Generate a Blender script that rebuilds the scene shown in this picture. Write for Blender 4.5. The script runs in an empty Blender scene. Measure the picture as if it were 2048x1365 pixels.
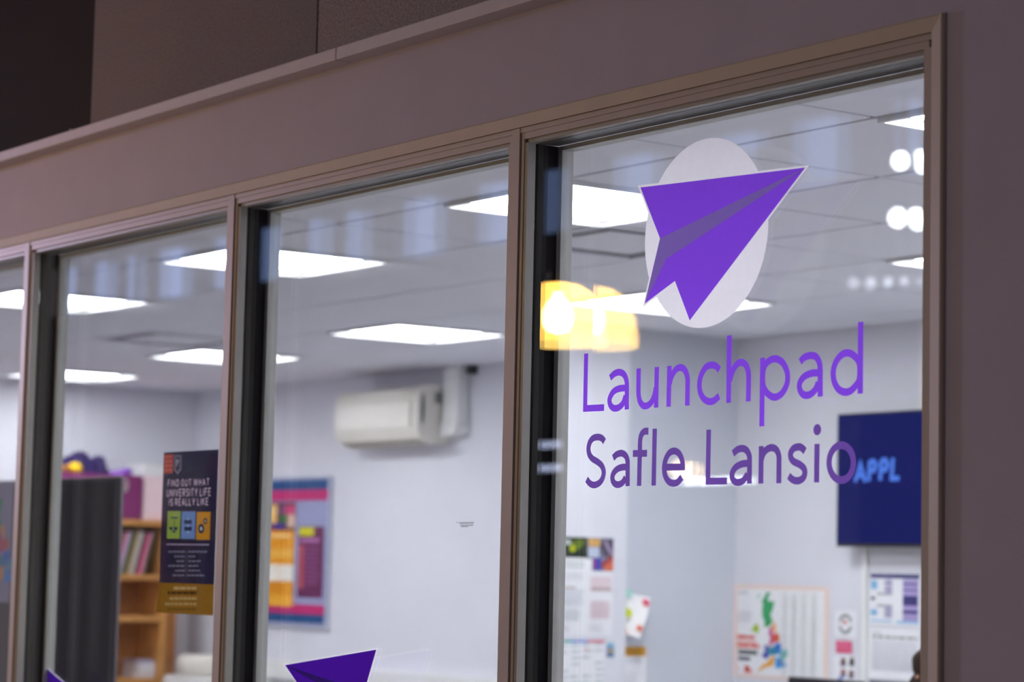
import bpy, bmesh, math, random
from mathutils import Vector, Matrix
from mathutils.geometry import delaunay_2d_cdt
random.seed(7)
S = bpy.context.scene
C = bpy.context.collection

# ------------------------------------------------------------------ camera
FPX = 85.0 / 36.0 * 2048.0
YAW, PIT, ROL = math.radians(-54.574), math.radians(5.417), math.radians(1.268)
CAM = Vector((0.0, -2.83, 1.6))
FW = Vector((math.sin(YAW) * math.cos(PIT), math.cos(YAW) * math.cos(PIT), math.sin(PIT)))
R0 = Vector((math.cos(YAW), -math.sin(YAW), 0))
U0 = R0.cross(FW)
RT = math.cos(ROL) * R0 + math.sin(ROL) * U0
UP = -math.sin(ROL) * R0 + math.cos(ROL) * U0
cam_d = bpy.data.cameras.new('camera')
cam_d.lens = 85.0
cam_d.sensor_width = 36.0
cam_d.clip_end = 200
cam_d.dof.use_dof = True
cam_d.dof.focus_distance = (Vector((-3.78, 0.03, 2.0)) - CAM).dot(FW)
cam_d.dof.aperture_fstop = 4.0
cam = bpy.data.objects.new('camera', cam_d)
C.objects.link(cam)
M = Matrix(((RT.x, UP.x, -FW.x, CAM.x), (RT.y, UP.y, -FW.y, CAM.y), (RT.z, UP.z, -FW.z, CAM.z), (0, 0, 0, 1)))
cam.matrix_world = M
S.camera = cam


def ray(px, py):
    return FW + RT * ((px - 1024.0) / FPX) - UP * ((py - 682.5) / FPX)


def on_y(px, py, y):
    d = ray(px, py)
    return CAM + d * ((y - CAM.y) / d.y)


def on_x(px, py, x):
    d = ray(px, py)
    return CAM + d * ((x - CAM.x) / d.x)


def on_z(px, py, z):
    d = ray(px, py)
    return CAM + d * ((z - CAM.z) / d.z)


# ------------------------------------------------------------------ world, view
S.view_settings.view_transform = 'Standard'
S.view_settings.look = 'None'
S.view_settings.exposure = 0.0
S.view_settings.gamma = 1.0
S.view_settings.use_curve_mapping = False
S.cycles.transparent_max_bounces = 24
S.cycles.max_bounces = 10
w = bpy.data.worlds.new('dusk')
S.world = w
w.use_nodes = True
w.node_tree.nodes['Background'].inputs[0].default_value = (0.18, 0.155, 0.165, 1)
w.node_tree.nodes['Background'].inputs[1].default_value = 0.7
PANEL_LIGHT = 27.0


def area(name, loc, tgt, size, power, col):
    d = bpy.data.lights.new(name, 'AREA')
    d.energy = power
    d.color = col
    d.size = size
    o = bpy.data.objects.new(name, d)
    C.objects.link(o)
    o.location = loc
    o.rotation_euler = (Vector(tgt) - Vector(loc)).to_track_quat('-Z', 'Y').to_euler()
    return o


# unseen lamps added to light the glazed front from left and below
FILL_LIGHTS = [('hall_floodlight_left', (-16.5, -2.9, 3.3), (-5.5, 0, 2.6), 0.6, 270, (0.92, 0.84, 1.0)),
          ('hall_floodlight_purple', (-13.6, -2.2, 3.3), (-7.6, 0, 2.7), 0.4, 62, (0.62, 0.5, 1.0)),
          ('hall_uplight_warm', (-6.2, -6.5, 0.3), (-4.9, 0, 2.6), 0.4, 46, (1.0, 0.74, 0.48))]
for fl in FILL_LIGHTS:
    area(*fl)


# ------------------------------------------------------------------ materials
def lin(c):
    return tuple(((v / 255.0) / 12.92 if v / 255.0 <= 0.04045 else ((v / 255.0 + 0.055) / 1.055) ** 2.4) for v in c)


_mats = {}


def mat(name, rgb, rough=0.6, metal=0.0, noise=0.06, scale=30.0, bump=0.0, bscale=None, spec=0.5):
    if name in _mats:
        return _mats[name]
    m = bpy.data.materials.new(name)
    m.use_nodes = True
    nt = m.node_tree
    b = nt.nodes['Principled BSDF']
    b.inputs['Roughness'].default_value = rough
    b.inputs['Metallic'].default_value = metal
    b.inputs['Specular IOR Level'].default_value = spec
    c = lin(rgb)
    tc = nt.nodes.new('ShaderNodeTexCoord')
    nz = nt.nodes.new('ShaderNodeTexNoise')
    nz.inputs['Scale'].default_value = scale
    nz.inputs['Detail'].default_value = 4
    nt.links.new(tc.outputs['Object'], nz.inputs['Vector'])
    rp = nt.nodes.new('ShaderNodeValToRGB')
    rp.color_ramp.elements[0].position = 0.3
    rp.color_ramp.elements[1].position = 0.7
    rp.color_ramp.elements[0].color = tuple(v * (1 - noise) for v in c) + (1,)
    rp.color_ramp.elements[1].color = tuple(min(1, v * (1 + noise)) for v in c) + (1,)
    nt.links.new(nz.outputs['Fac'], rp.inputs['Fac'])
    nt.links.new(rp.outputs['Color'], b.inputs['Base Color'])
    if bump:
        n2 = nt.nodes.new('ShaderNodeTexNoise')
        n2.inputs['Scale'].default_value = bscale or scale * 4
        n2.inputs['Detail'].default_value = 3
        nt.links.new(tc.outputs['Object'], n2.inputs['Vector'])
        bp = nt.nodes.new('ShaderNodeBump')
        bp.inputs['Strength'].default_value = bump
        bp.inputs['Distance'].default_value = 0.004
        nt.links.new(n2.outputs['Fac'], bp.inputs['Height'])
        nt.links.new(bp.outputs['Normal'], b.inputs['Normal'])
    _mats[name] = m
    return m


def emit(name, rgb, strength, linear=None):
    if name in _mats:
        return _mats[name]
    m = bpy.data.materials.new(name)
    m.use_nodes = True
    nt = m.node_tree
    nt.nodes.clear()
    e = nt.nodes.new('ShaderNodeEmission')
    e.inputs[0].default_value = (linear or lin(rgb)) + (1,)
    e.inputs[1].default_value = strength
    o = nt.nodes.new('ShaderNodeOutputMaterial')
    nt.links.new(e.outputs[0], o.inputs[0])
    _mats[name] = m
    return m


def vinyl(name, rgb, trans=0.5):
    """cut vinyl film: opaque colour that also lets diffuse light through"""
    m = bpy.data.materials.new(name)
    m.use_nodes = True
    nt = m.node_tree
    nt.nodes.clear()
    c = lin(rgb) + (1,)
    tc = nt.nodes.new('ShaderNodeTexCoord')
    nz = nt.nodes.new('ShaderNodeTexNoise')
    nz.inputs['Scale'].default_value = 60
    nt.links.new(tc.outputs['Object'], nz.inputs['Vector'])
    mx = nt.nodes.new('ShaderNodeMixRGB')
    mx.inputs[1].default_value = c
    mx.inputs[2].default_value = tuple(v * 0.93 for v in c[:3]) + (1,)
    nt.links.new(nz.outputs['Fac'], mx.inputs[0])
    d = nt.nodes.new('ShaderNodeBsdfDiffuse')
    t = nt.nodes.new('ShaderNodeBsdfTranslucent')
    nt.links.new(mx.outputs[0], d.inputs[0])
    nt.links.new(mx.outputs[0], t.inputs[0])
    s = nt.nodes.new('ShaderNodeMixShader')
    s.inputs[0].default_value = trans
    nt.links.new(d.outputs[0], s.inputs[1])
    nt.links.new(t.outputs[0], s.inputs[2])
    o = nt.nodes.new('ShaderNodeOutputMaterial')
    nt.links.new(s.outputs[0], o.inputs[0])
    return m


def glass_mat(name, tint=(0.97, 0.98, 0.98)):
    m = bpy.data.materials.new(name)
    m.use_nodes = True
    nt = m.node_tree
    nt.nodes.clear()
    lw = nt.nodes.new('ShaderNodeLayerWeight')
    lw.inputs['Blend'].default_value = 0.5
    p = nt.nodes.new('ShaderNodeMath')
    p.operation = 'POWER'
    p.inputs[1].default_value = 4.2
    nt.links.new(lw.outputs['Facing'], p.inputs[0])
    q = nt.nodes.new('ShaderNodeMath')
    q.operation = 'MULTIPLY_ADD'
    q.inputs[1].default_value = 0.955
    q.inputs[2].default_value = 0.043
    nt.links.new(p.outputs[0], q.inputs[0])
    tr = nt.nodes.new('ShaderNodeBsdfTransparent')
    tr.inputs[0].default_value = tint + (1,)
    gl = nt.nodes.new('ShaderNodeBsdfGlossy')
    gl.inputs['Roughness'].default_value = 0.0
    gl.inputs[0].default_value = (1, 1, 1, 1)
    s = nt.nodes.new('ShaderNodeMixShader')
    nt.links.new(q.outputs[0], s.inputs[0])
    nt.links.new(tr.outputs[0], s.inputs[1])
    nt.links.new(gl.outputs[0], s.inputs[2])
    o = nt.nodes.new('ShaderNodeOutputMaterial')
    nt.links.new(s.outputs[0], o.inputs[0])
    return m


WALL_OUT = mat('hall_wall_paint', (186, 176, 194), 0.7, noise=0.03, scale=8, bump=0.15, bscale=180)
TRIM = mat('beige_trim_paint', (196, 180, 164), 0.5, noise=0.03, scale=14)
FRAME = mat('beige_window_frame', (192, 176, 168), 0.45, noise=0.03, scale=20)
BEAD = mat('grey_glazing_bead', (170, 166, 160), 0.4, noise=0.03)
BLACK = mat('black_glazing_spacer', (9, 9, 12), 0.55, noise=0.1, spec=0.08)
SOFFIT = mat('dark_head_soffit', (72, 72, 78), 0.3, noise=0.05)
INNER = mat('inner_frame_grey', (172, 170, 166), 0.4, noise=0.03)
WALL_IN = mat('office_wall_paint', (222, 222, 230), 0.8, noise=0.015, scale=5)
TILE = mat('ceiling_tile', (229, 229, 237), 0.9, noise=0.03, scale=90, bump=0.1, bscale=300)
TEE = mat('ceiling_joint_grey', (44, 43, 42), 0.9)
WHITE = mat('white_plastic', (232, 232, 230), 0.45, noise=0.02)
WHITE2 = mat('white_metal', (225, 225, 226), 0.4, noise=0.02)
CREAM = mat('cream_plastic', (228, 223, 213), 0.45, noise=0.02)
CLAD = mat('textured_wall_panel', (128, 119, 128), 0.95, noise=0.2, scale=160, bump=0.6, bscale=240)
CLAD2 = mat('stippled_wall_panel', (146, 136, 142), 0.95, noise=0.35, scale=160, bump=0.9, bscale=200)
CLAD3 = mat('dark_brown_wall_panel', (34, 21, 15), 0.95, noise=0.15, scale=160, bump=0.4, bscale=240)
LEDGE = mat('ledge_paint', (206, 196, 204), 0.5, noise=0.03)
WOOD = mat('light_oak', (206, 148, 80), 0.5, noise=0.12, scale=12)
WOODB = mat('oak_back_panel', (172, 112, 54), 0.6, noise=0.12, scale=12)
DGREY = mat('dark_grey_fabric', (64, 62, 62), 0.85, noise=0.12, scale=120)
ALU = mat('brushed_aluminium', (150, 148, 150), 0.4, metal=0.8, noise=0.04)
BLKP = mat('black_plastic', (20, 20, 24), 0.35, noise=0.05)
CARPET = mat('grey_carpet', (168, 166, 166), 0.95, noise=0.15, scale=200)
HALLF = mat('hall_floor_vinyl', (120, 112, 108), 0.5, noise=0.06, scale=20)
PAPER = mat('white_paper', (236, 236, 240), 0.7, noise=0.01)
GLASS = glass_mat('clear_window_glass')


def flat(rgb, rough=0.65):
    return mat('print_%d_%d_%d' % rgb, rgb, rough, noise=0.02)


# ------------------------------------------------------------------ builders
_org = {}


def thing(name, loc, label=None, cat=None, group=None, kind=None):
    o = bpy.data.objects.new(name, None)
    o.empty_display_size = 0.1
    C.objects.link(o)
    o.location = loc
    _org[o.name] = Vector(loc)
    tag(o, label, cat, group, kind)
    return o


def tag(o, label=None, cat=None, group=None, kind=None):
    if label:
        o['label'] = label
    if cat:
        o['category'] = cat
    if group:
        o['group'] = group
    if kind:
        o['kind'] = kind
    return o


def put(name, verts, faces, m, parent=None, fm=None, smooth=False):
    """world-coordinate mesh -> object; m is a material or a list with fm giving face indices"""
    verts = [Vector(v) for v in verts]
    if parent is not None:
        org = _org[parent.name]
    else:
        xs = [v.x for v in verts]
        ys = [v.y for v in verts]
        zs = [v.z for v in verts]
        org = Vector(((min(xs) + max(xs)) / 2, (min(ys) + max(ys)) / 2, min(zs)))
    me = bpy.data.meshes.new(name)
    me.from_pydata([v - org for v in verts], [], faces)
    ml = m if isinstance(m, list) else [m]
    for x in ml:
        me.materials.append(x)
    if fm:
        for p, i in zip(me.polygons, fm):
            p.material_index = i
    if smooth:
        for p in me.polygons:
            p.use_smooth = True
    me.update()
    o = bpy.data.objects.new(name, me)
    C.objects.link(o)
    if parent is not None:
        o.parent = parent
    else:
        o.location = org
    _org[o.name] = org
    return o


class MB:
    def __init__(self):
        self.v, self.f, self.m = [], [], []

    def add(self, v, f, mi=0):
        n = len(self.v)
        self.v += [Vector(x) for x in v]
        self.f += [tuple(i + n for i in q) for q in f]
        self.m += [mi] * len(f)
        return self

    def box(self, x0, x1, y0, y1, z0, z1, mi=0):
        v = [(x0, y0, z0), (x1, y0, z0), (x1, y1, z0), (x0, y1, z0), (x0, y0, z1), (x1, y0, z1), (x1, y1, z1), (x0, y1, z1)]
        f = [(0, 3, 2, 1), (4, 5, 6, 7), (0, 1, 5, 4), (1, 2, 6, 5), (2, 3, 7, 6), (3, 0, 4, 7)]
        return self.add(v, f, mi)

    def bbox(self, x0, x1, y0, y1, z0, z1, b=0.004, mi=0):
        """box with chamfered edges"""
        bm = bmesh.new()
        bmesh.ops.create_cube(bm, size=1)
        for v in bm.verts:
            v.co = Vector(((x0 + x1) / 2 + v.co.x * (x1 - x0), (y0 + y1) / 2 + v.co.y * (y1 - y0), (z0 + z1) / 2 + v.co.z * (z1 - z0)))
        bmesh.ops.bevel(bm, geom=bm.edges[:], offset=b, segments=2, affect='EDGES', profile=0.5)
        bm.verts.index_update()
        self.add([v.co.copy() for v in bm.verts], [tuple(v.index for v in f.verts) for f in bm.faces], mi)
        bm.free()
        return self

    def prism(self, pts, d, mi=0):
        """closed loop of 3-D points pushed along vector d"""
        n = len(pts)
        a = [Vector(p) for p in pts]
        d = Vector(d)
        v = a + [p + d for p in a]
        f = [tuple(range(n - 1, -1, -1)), tuple(range(n, 2 * n))] + [(i, (i + 1) % n, n + (i + 1) % n, n + i) for i in range(n)]
        return self.add(v, f, mi)

    def lathe(self, prof, c, n=32, mi=0, axis=(0, 0, 1)):
        """profile [(r, h)] revolved about the vertical through c"""
        v, f = [], []
        q = Vector((0, 0, 1)).rotation_difference(Vector(axis))
        for r, h in prof:
            for i in range(n):
                a = 2 * math.pi * i / n
                v.append(Vector(c) + q @ Vector((r * math.cos(a), r * math.sin(a), h)))
        k = len(prof)
        for j in range(k - 1):
            for i in range(n):
                f.append((j * n + i, j * n + (i + 1) % n, (j + 1) * n + (i + 1) % n, (j + 1) * n + i))
        f.append(tuple(range(n - 1, -1, -1)))
        f.append(tuple((k - 1) * n + i for i in range(n)))
        return self.add(v, f, mi)

    def tube(self, a, b, r, n=12, mi=0):
        a, b = Vector(a), Vector(b)
        return self.lathe([(r, 0), (r, (b - a).length)], a, n, mi, (b - a).normalized())

    def put(self, name, m, parent=None, smooth=False):
        return put(name, self.v, self.f, m, parent, self.m, smooth)


def box(name, x0, x1, y0, y1, z0, z1, m, parent=None):
    return MB().box(x0, x1, y0, y1, z0, z1).put(name, m, parent)


def bbox(name, x0, x1, y0, y1, z0, z1, m, parent=None, b=0.004):
    return MB().bbox(x0, x1, y0, y1, z0, z1, b).put(name, m, parent)


def catmull(pts, sub=6):
    if len(pts) < 3:
        return pts
    P = [pts[0] * 2 - pts[1]] + pts + [pts[-1] * 2 - pts[-2]]
    out = []
    for i in range(1, len(P) - 2):
        for k in range(sub):
            t = k / sub
            a, b, c, d = P[i - 1], P[i], P[i + 1], P[i + 2]
            out.append(0.5 * ((2 * b) + (c - a) * t + (2 * a - 5 * b + 4 * c - d) * t * t + (3 * b - a - 3 * c + d) * t ** 3))
    out.append(P[-2])
    return out


def stroke_quads(pts, wd, closed=False):
    """flat quads of a ribbon of constant width through 2-D points"""
    n = len(pts)
    L, Rr = [], []
    for i in range(n):
        if closed:
            d0 = (pts[i] - pts[i - 1]).normalized()
            d1 = (pts[(i + 1) % n] - pts[i]).normalized()
        else:
            d0 = (pts[i] - pts[max(i - 1, 0)])
            d1 = (pts[min(i + 1, n - 1)] - pts[i])
            if d0.length < 1e-9:
                d0 = d1
            if d1.length < 1e-9:
                d1 = d0
            d0, d1 = d0.normalized(), d1.normalized()
        n0 = Vector((-d0.y, d0.x))
        n1 = Vector((-d1.y, d1.x))
        nn = (n0 + n1).normalized()
        k = wd / 2 / max(0.5, nn.dot(n0))
        L.append(pts[i] + nn * k)
        Rr.append(pts[i] - nn * k)
    rng = range(n if closed else n - 1)
    return [[L[i], L[(i + 1) % n], Rr[(i + 1) % n], Rr[i]] for i in rng]


def film(name, layers, y, parent=None):
    """one single film in the plane y: layers = [(polygons, material)], later layers lie on top,
    cut against each other so that the film is a single sheet everywhere"""
    vs, fs, own = [], [], []
    mats = []
    for li, (polys, m) in enumerate(layers):
        mats.append(m)
        for p in polys:
            ar = sum(p[i].x * p[(i + 1) % len(p)].y - p[(i + 1) % len(p)].x * p[i].y for i in range(len(p)))
            q = p if ar > 0 else p[::-1]
            b = len(vs)
            vs += [Vector((v.x, v.y)) * 100.0 for v in q]
            fs.append(list(range(b, b + len(q))))
            own.append(li)
    V, Ed, F, ov, oe, of = delaunay_2d_cdt(vs, [], fs, 1, 1e-4)
    faces, fm = [], []
    for f, o_ in zip(F, of):
        if not o_:
            continue
        faces.append(tuple(f))
        fm.append(max(own[i] for i in o_))
    return put(name, [(v.x / 100.0, y, v.y / 100.0) for v in V], faces, mats, parent, fm)


def ring(c, rx, ry, n=48):
    return [Vector((c.x + rx * math.cos(2 * math.pi * i / n), c.y + ry * math.sin(2 * math.pi * i / n))) for i in range(n)]


ARC = lambda cx, cy, rx, ry, a0, a1, n=8: [(cx + rx * math.cos(math.radians(a0 + (a1 - a0) * i / n)), cy + ry * math.sin(math.radians(a0 + (a1 - a0) * i / n))) for i in range(n + 1)]
GL = {
    'F': (0.8, [[(0, 0), (0, 1), (0.8, 1)], [(0, 0.52), (0.65, 0.52)]]),
    'I': (0.0, [[(0, 0), (0, 1)]]),
    'N': (0.95, [[(0, 0), (0, 1)], [(0, 1), (0.95, 0)], [(0.95, 0), (0.95, 1)]]),
    'D': (0.9, [[(0, 0), (0, 1), (0.45, 1)] + ARC(0.45, 0.5, 0.45, 0.5, 80, -80) + [(0.45, 0), (0, 0)]]),
    'O': (0.95, [ARC(0.475, 0.5, 0.475, 0.5, 0, 360, 20)]),
    'U': (0.9, [[(0, 1), (0, 0.3)] + ARC(0.45, 0.3, 0.45, 0.3, 190, 350) + [(0.9, 0.3), (0.9, 1)]]),
    'T': (0.9, [[(0, 1), (0.9, 1)], [(0.45, 1), (0.45, 0)]]),
    'W': (1.5, [[(0, 1), (0.38, 0)], [(0.38, 0), (0.75, 1)], [(0.75, 1), (1.12, 0)], [(1.12, 0), (1.5, 1)]]),
    'H': (0.9, [[(0, 0), (0, 1)], [(0.9, 0), (0.9, 1)], [(0, 0.5), (0.9, 0.5)]]),
    'A': (1.0, [[(0, 0), (0.5, 1)], [(0.5, 1), (1.0, 0)], [(0.2, 0.32), (0.8, 0.32)]]),
    'V': (1.0, [[(0, 1), (0.5, 0)], [(0.5, 0), (1.0, 1)]]),
    'E': (0.8, [[(0.8, 1), (0, 1), (0, 0), (0.8, 0)], [(0, 0.5), (0.7, 0.5)]]),
    'R': (0.85, [[(0, 0), (0, 1), (0.45, 1)] + ARC(0.45, 0.74, 0.38, 0.26, 80, -80) + [(0.45, 0.48), (0, 0.48)], [(0.4, 0.48), (0.85, 0)]]),
    'S': (0.8, [[(0.78, 0.8)] + ARC(0.4, 0.75, 0.38, 0.25, 40, 220) + ARC(0.4, 0.25, 0.38, 0.25, 50, -140)]),
    'Y': (0.95, [[(0, 1), (0.475, 0.45)], [(0.95, 1), (0.475, 0.45)], [(0.475, 0.5), (0.475, 0)]]),
    'L': (0.75, [[(0, 1), (0, 0), (0.75, 0)]]),
    'K': (0.9, [[(0, 0), (0, 1)], [(0.85, 1), (0.05, 0.42)], [(0.3, 0.58), (0.9, 0)]]),
}


def block_letters(txt, x0, x1, z0, z1):
    """heavy condensed capitals fitted into a rectangle"""
    t = (z1 - z0) * 0.15
    adv, x = [], 0.0
    for ch in txt:
        if ch == ' ':
            x += 0.55
            continue
        adv.append((ch, x))
        x += GL[ch][0] + 0.62
    tot = x - 0.62
    k = (x1 - x0 - t) / tot
    out = []
    for ch, xo in adv:
        for st_ in GL[ch][1]:
            pts = [Vector((x0 + t / 2 + (xo + p[0]) * k, z0 + t / 2 + p[1] * (z1 - z0 - t))) for p in st_]
            out += stroke_quads(pts, t)
    return out


class Sheet:
    """a printed sheet of paper: real sheet of card with colour areas laid on it as print"""

    def __init__(self, O, U, V, w, h, base, th=0.0015):
        self.O, self.U, self.V = Vector(O), Vector(U).normalized(), Vector(V).normalized()
        self.N = self.U.cross(self.V) * -1      # towards the reader
        if self.N.dot(CAM - self.O) < 0:
            self.N = -self.N
        self.w, self.h = w, h
        self.mats = [base]
        self.mb = MB()
        q = [self.O, self.O + self.U * w, self.O + self.U * w - self.V * h, self.O - self.V * h]
        self.mb.prism(q, self.N * th)
        self.k = th
        self.th = th

    def mi(self, rgb):
        m = flat(rgb)
        if m not in self.mats:
            self.mats.append(m)
        return self.mats.index(m)

    def poly(self, uv, rgb, lift=1):
        """uv: fractions from the top left corner"""
        self.cnt = getattr(self, 'cnt', 0) + 1
        d = self.N * (self.th + 0.0004 * lift + 0.000015 * self.cnt)
        pts = [self.O + self.U * (u * self.w) - self.V * (v * self.h) + d for u, v in uv]
        self.mb.add(pts, [tuple(range(len(pts)))], self.mi(rgb))

    def rect(self, u0, v0, u1, v1, rgb, lift=1):
        self.poly([(u0, v0), (u1, v0), (u1, v1), (u0, v1)], rgb, lift)

    def disc(self, u, v, r, rgb, lift=1, n=18):
        self.poly([(u + r / self.w * math.cos(2 * math.pi * i / n), v + r / self.h * math.sin(2 * math.pi * i / n)) for i in range(n)], rgb, lift)

    def lines(self, u0, v0, u1, v1, n, rgb, fill=0.45, lift=1, ragged=0.25):
        for i in range(n):
            a = v0 + (v1 - v0) * i / n
            b = a + (v1 - v0) / n * fill
            u = u0
            end = u1 - random.random() * ragged * (u1 - u0)
            while u < end - 0.01:
                e = min(end, u + random.uniform(0.08, 0.25) * (u1 - u0))
                self.rect(u, a, e, b, rgb, lift)
                u = e + 0.03 * (u1 - u0)

    def put(self, name, parent=None):
        return self.mb.put(name, self.mats, parent)


# ================================================================== the setting
ROOM_H = 2.6525
YB = 4.24          # back wall of the office
XL = -13.3         # left end wall
XR = -1.5
YI = 0.12          # office side of the glazed wall
X_R, X_L = -2.801, -7.62      # opening in the glazed wall
Z_T, Z_S = 2.500, 0.85

o = box('floor', XL - 0.1, XR + 0.1, 0.0, YB + 0.1, -0.1, 0.0, CARPET)
tag(o, kind='structure')
o = box('floor_hall', -26, 10, -9.2, 0.0, -0.1, 0.0, HALLF)
tag(o, kind='structure')
o = box('wall_back', XL, XR, YB, YB + 0.12, 0, ROOM_H + 0.3, WALL_IN)
tag(o, kind='structure')
o = box('wall_left', XL - 0.12, XL, YI, YB + 0.12, 0, ROOM_H + 0.3, WALL_IN)
tag(o, kind='structure')
o = box('wall_right', XR, XR + 0.12, YI, YB + 0.12, 0, ROOM_H + 0.3, WALL_IN)
tag(o, kind='structure')

# glazed front wall: the solid parts round the opening
wf = thing('wall_front', (-7, 0, 0), kind='structure')
mb = MB()
mb.box(-26, 10, 0, YI, Z_T, 2.77)
mb.box(X_R, 10, 0, YI, 0, Z_T)
mb.box(-26, X_L, 0, YI, 0, Z_T)
mb.box(X_L, X_R, 0, YI, 0, Z_S)
mb.put('painted_wall', WALL_OUT, wf)
box('office_side_lining', XL, XR, YI, YI + 0.004, 2.54, ROOM_H + 0.02, WALL_IN, wf)

# upper wall of the hall with its cladding panels
wu = thing('wall_upper', (-7, 0, 2.77), kind='structure')
box('backing_wall', -26, 10, 0.03, 0.2, 2.77, 6.6, BLKP, wu)
px_edges = [(-8.4, -7.2, CLAD3), (-7.2, -6.0, CLAD3), (-6.0, -4.803, CLAD), (-4.797, -3.6, CLAD2), (-3.597, -2.4, CLAD), (-2.397, -1.2, CLAD2), (-1.197, 0.6, CLAD), (-16, -8.403, CLAD3)]
for a, b, m in px_edges:
    yb = 0.006 if m is not CLAD3 else 0.014
    bbox('cladding_panel', a, b, yb, 0.03, 2.765, 6.55, m, wu, b=0.002)

# ledge along the foot of the cladding
tl = thing('trim_1', (-7, 0, 2.738), kind='structure')
MB().bbox(-26, -4.62, -0.05, 0.03, 2.739, 2.768, 0.003).put('ledge_strip', LEDGE, tl)
MB().bbox(-4.618, 10, -0.05, 0.03, 2.739, 2.768, 0.003).put('ledge_strip', LEDGE, tl)
p = on_y(146, 262, -0.045)
MB().tube(p + Vector((-0.018, 0, 0.006)), p + Vector((0.022, 0.0, -0.006)), 0.0035, 8).put('cable_clip', ALU, tl)

# architrave round the opening: splayed towards the glass
ta = thing('trim_2', (X_R, 0, Z_T), kind='structure')


def splay(axis, lo, hi, inner, outer):
    """section: inner edge 3 mm proud, outer edge 9 mm proud"""
    if axis == 'x':
        P = [(inner, 0.002), (inner, -0.003), (outer - 0.003 * (1 if outer > inner else -1), -0.009), (outer, -0.007), (outer, 0.002)]
        return [(lo, y, z) for z, y in P], (hi - lo, 0, 0)
    P = [(inner, 0.002), (inner, -0.003), (outer - 0.003 * (1 if outer > inner else -1), -0.009), (outer, -0.007), (outer, 0.002)]
    return [(x, y, lo) for x, y in P], (0, 0, hi - lo)


a, d = splay('x', X_L - 0.026, X_R + 0.030, Z_T, Z_T + 0.026)
MB().prism(a, d).put('head_trim', TRIM, ta)
a, d = splay('z', Z_S - 0.03, Z_T + 0.0258, X_R + 0.001, X_R + 0.0305)
MB().prism(a, d).put('side_trim', TRIM, ta)
a, d = splay('z', Z_S - 0.03, Z_T + 0.0265, X_L, X_L - 0.026)
MB().prism(a, d).put('side_trim', TRIM, ta)

# four glazed bays
XM = [-3.981, -5.175, -6.369, -7.563]     # mullion centres
HW = 0.035
bays = []
xr = X_R
for i, xm in enumerate(XM):
    bays.append((xm + HW, xr - (0.019 if i == 0 else 0.0)))
    xr = xm - HW
ZG = 2.4675      # head of the glass
YG0, YG1 = 0.026, 0.032
YJ = 0.083
for i, (a, b) in enumerate(bays):
    wn = thing('window_%d' % (i + 1), ((a + b) / 2, 0, Z_S), kind='structure')
    # outer head: two stepped strips and a bead
    MB().box(a - HW + 0.012, b + (0.019 if i == 0 else HW - 0.012), 0.002, 0.09, 2.489, Z_T).put('head_strip', FRAME, wn)
    MB().box(a - 0.0185, b + (0.008 if i == 0 else 0.0185), 0.004, 0.09, 2.4755, 2.4888).put('head_rail', FRAME, wn)
    MB().box(a - 0.004, b + 0.004, 0.010, YG0, ZG, 2.4753).put('head_bead', BEAD, wn)
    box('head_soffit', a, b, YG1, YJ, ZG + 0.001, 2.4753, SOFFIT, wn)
    box('outer_pane', a - 0.004, b + 0.004, YG0, YG1, Z_S + 0.03, ZG + 0.006, GLASS, wn)
    box('inner_pane', a + 0.004, b - 0.004, 0.093, 0.099, Z_S + 0.03, ZG - 0.005, GLASS, wn)
    # inner frame round the second pane
    MB().box(a, a + 0.014, YJ, 0.112, Z_S + 0.03, ZG).put('inner_stile', INNER, wn)
    MB().box(b - 0.014, b, YJ, 0.112, Z_S + 0.03, ZG).put('inner_stile', INNER, wn)
    MB().box(a + 0.014, b - 0.014, YJ, 0.112, ZG - 0.009, ZG).put('inner_head', INNER, wn)
    box('sill', a - 0.004, b + 0.004, -0.03, 0.118, Z_S - 0.001, Z_S + 0.03, FRAME, wn)
    # left upright of the bay: the mullion, stepped towards the hall
    mu = MB()
    xm = XM[i]
    mu.box(xm - 0.013, xm + 0.013, 0.0005, 0.09, Z_S, Z_T - 0.0005)
    mu.put('mullion_cover', FRAME, wn)
    mu = MB()
    mu.box(xm + 0.0165, xm + 0.025, 0.004, YG0, Z_S, 2.4752)
    mu.box(xm - 0.025, xm - 0.0165, 0.004, YG0, Z_S, 2.4752)
    mu.put('mullion_rail', FRAME, wn)
    MB().box(xm + 0.0252, xm + HW, 0.006, YG0, Z_S, ZG).put('glazing_bead', BEAD, wn)
    MB().box(xm - HW, xm - 0.0245, 0.0085, YG0, Z_S, ZG).put('glazing_bead', FRAME, wn)
    box('mullion_core', xm - 0.02, xm + 0.02, 0.012, 0.112, Z_S, ZG, BLKP, wn)
    box('cavity_lining', xm + 0.02, xm + HW, YG1, YJ, Z_S, ZG, BLACK, wn)
    box('cavity_lining', xm - HW, xm - 0.02, YG1, YJ, Z_S, ZG, BLACK, wn)
    if i == 0:
        MB().box(b, X_R, 0.0, YG0, Z_S, 2.4752).put('glazing_bead', FRAME, wn)
        box('cavity_lining', b, X_R, YG1, 0.112, Z_S, ZG, BLACK, wn)

# stub wall that projects from the back wall
st = thing('wall_stub', (-8.3, 3.6, 0), kind='structure')
box('column_casing', -8.27, -8.12, 3.15, 3.57, 0, ROOM_H + 0.05, WALL_IN, st)
box('return_wall', -8.26, -8.19, 3.57, YB, 0, ROOM_H + 0.05, mat('grey_wall_paint', (204, 207, 217), 0.8, noise=0.015, scale=5), st)  # return wall set greyer than the column casing

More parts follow.
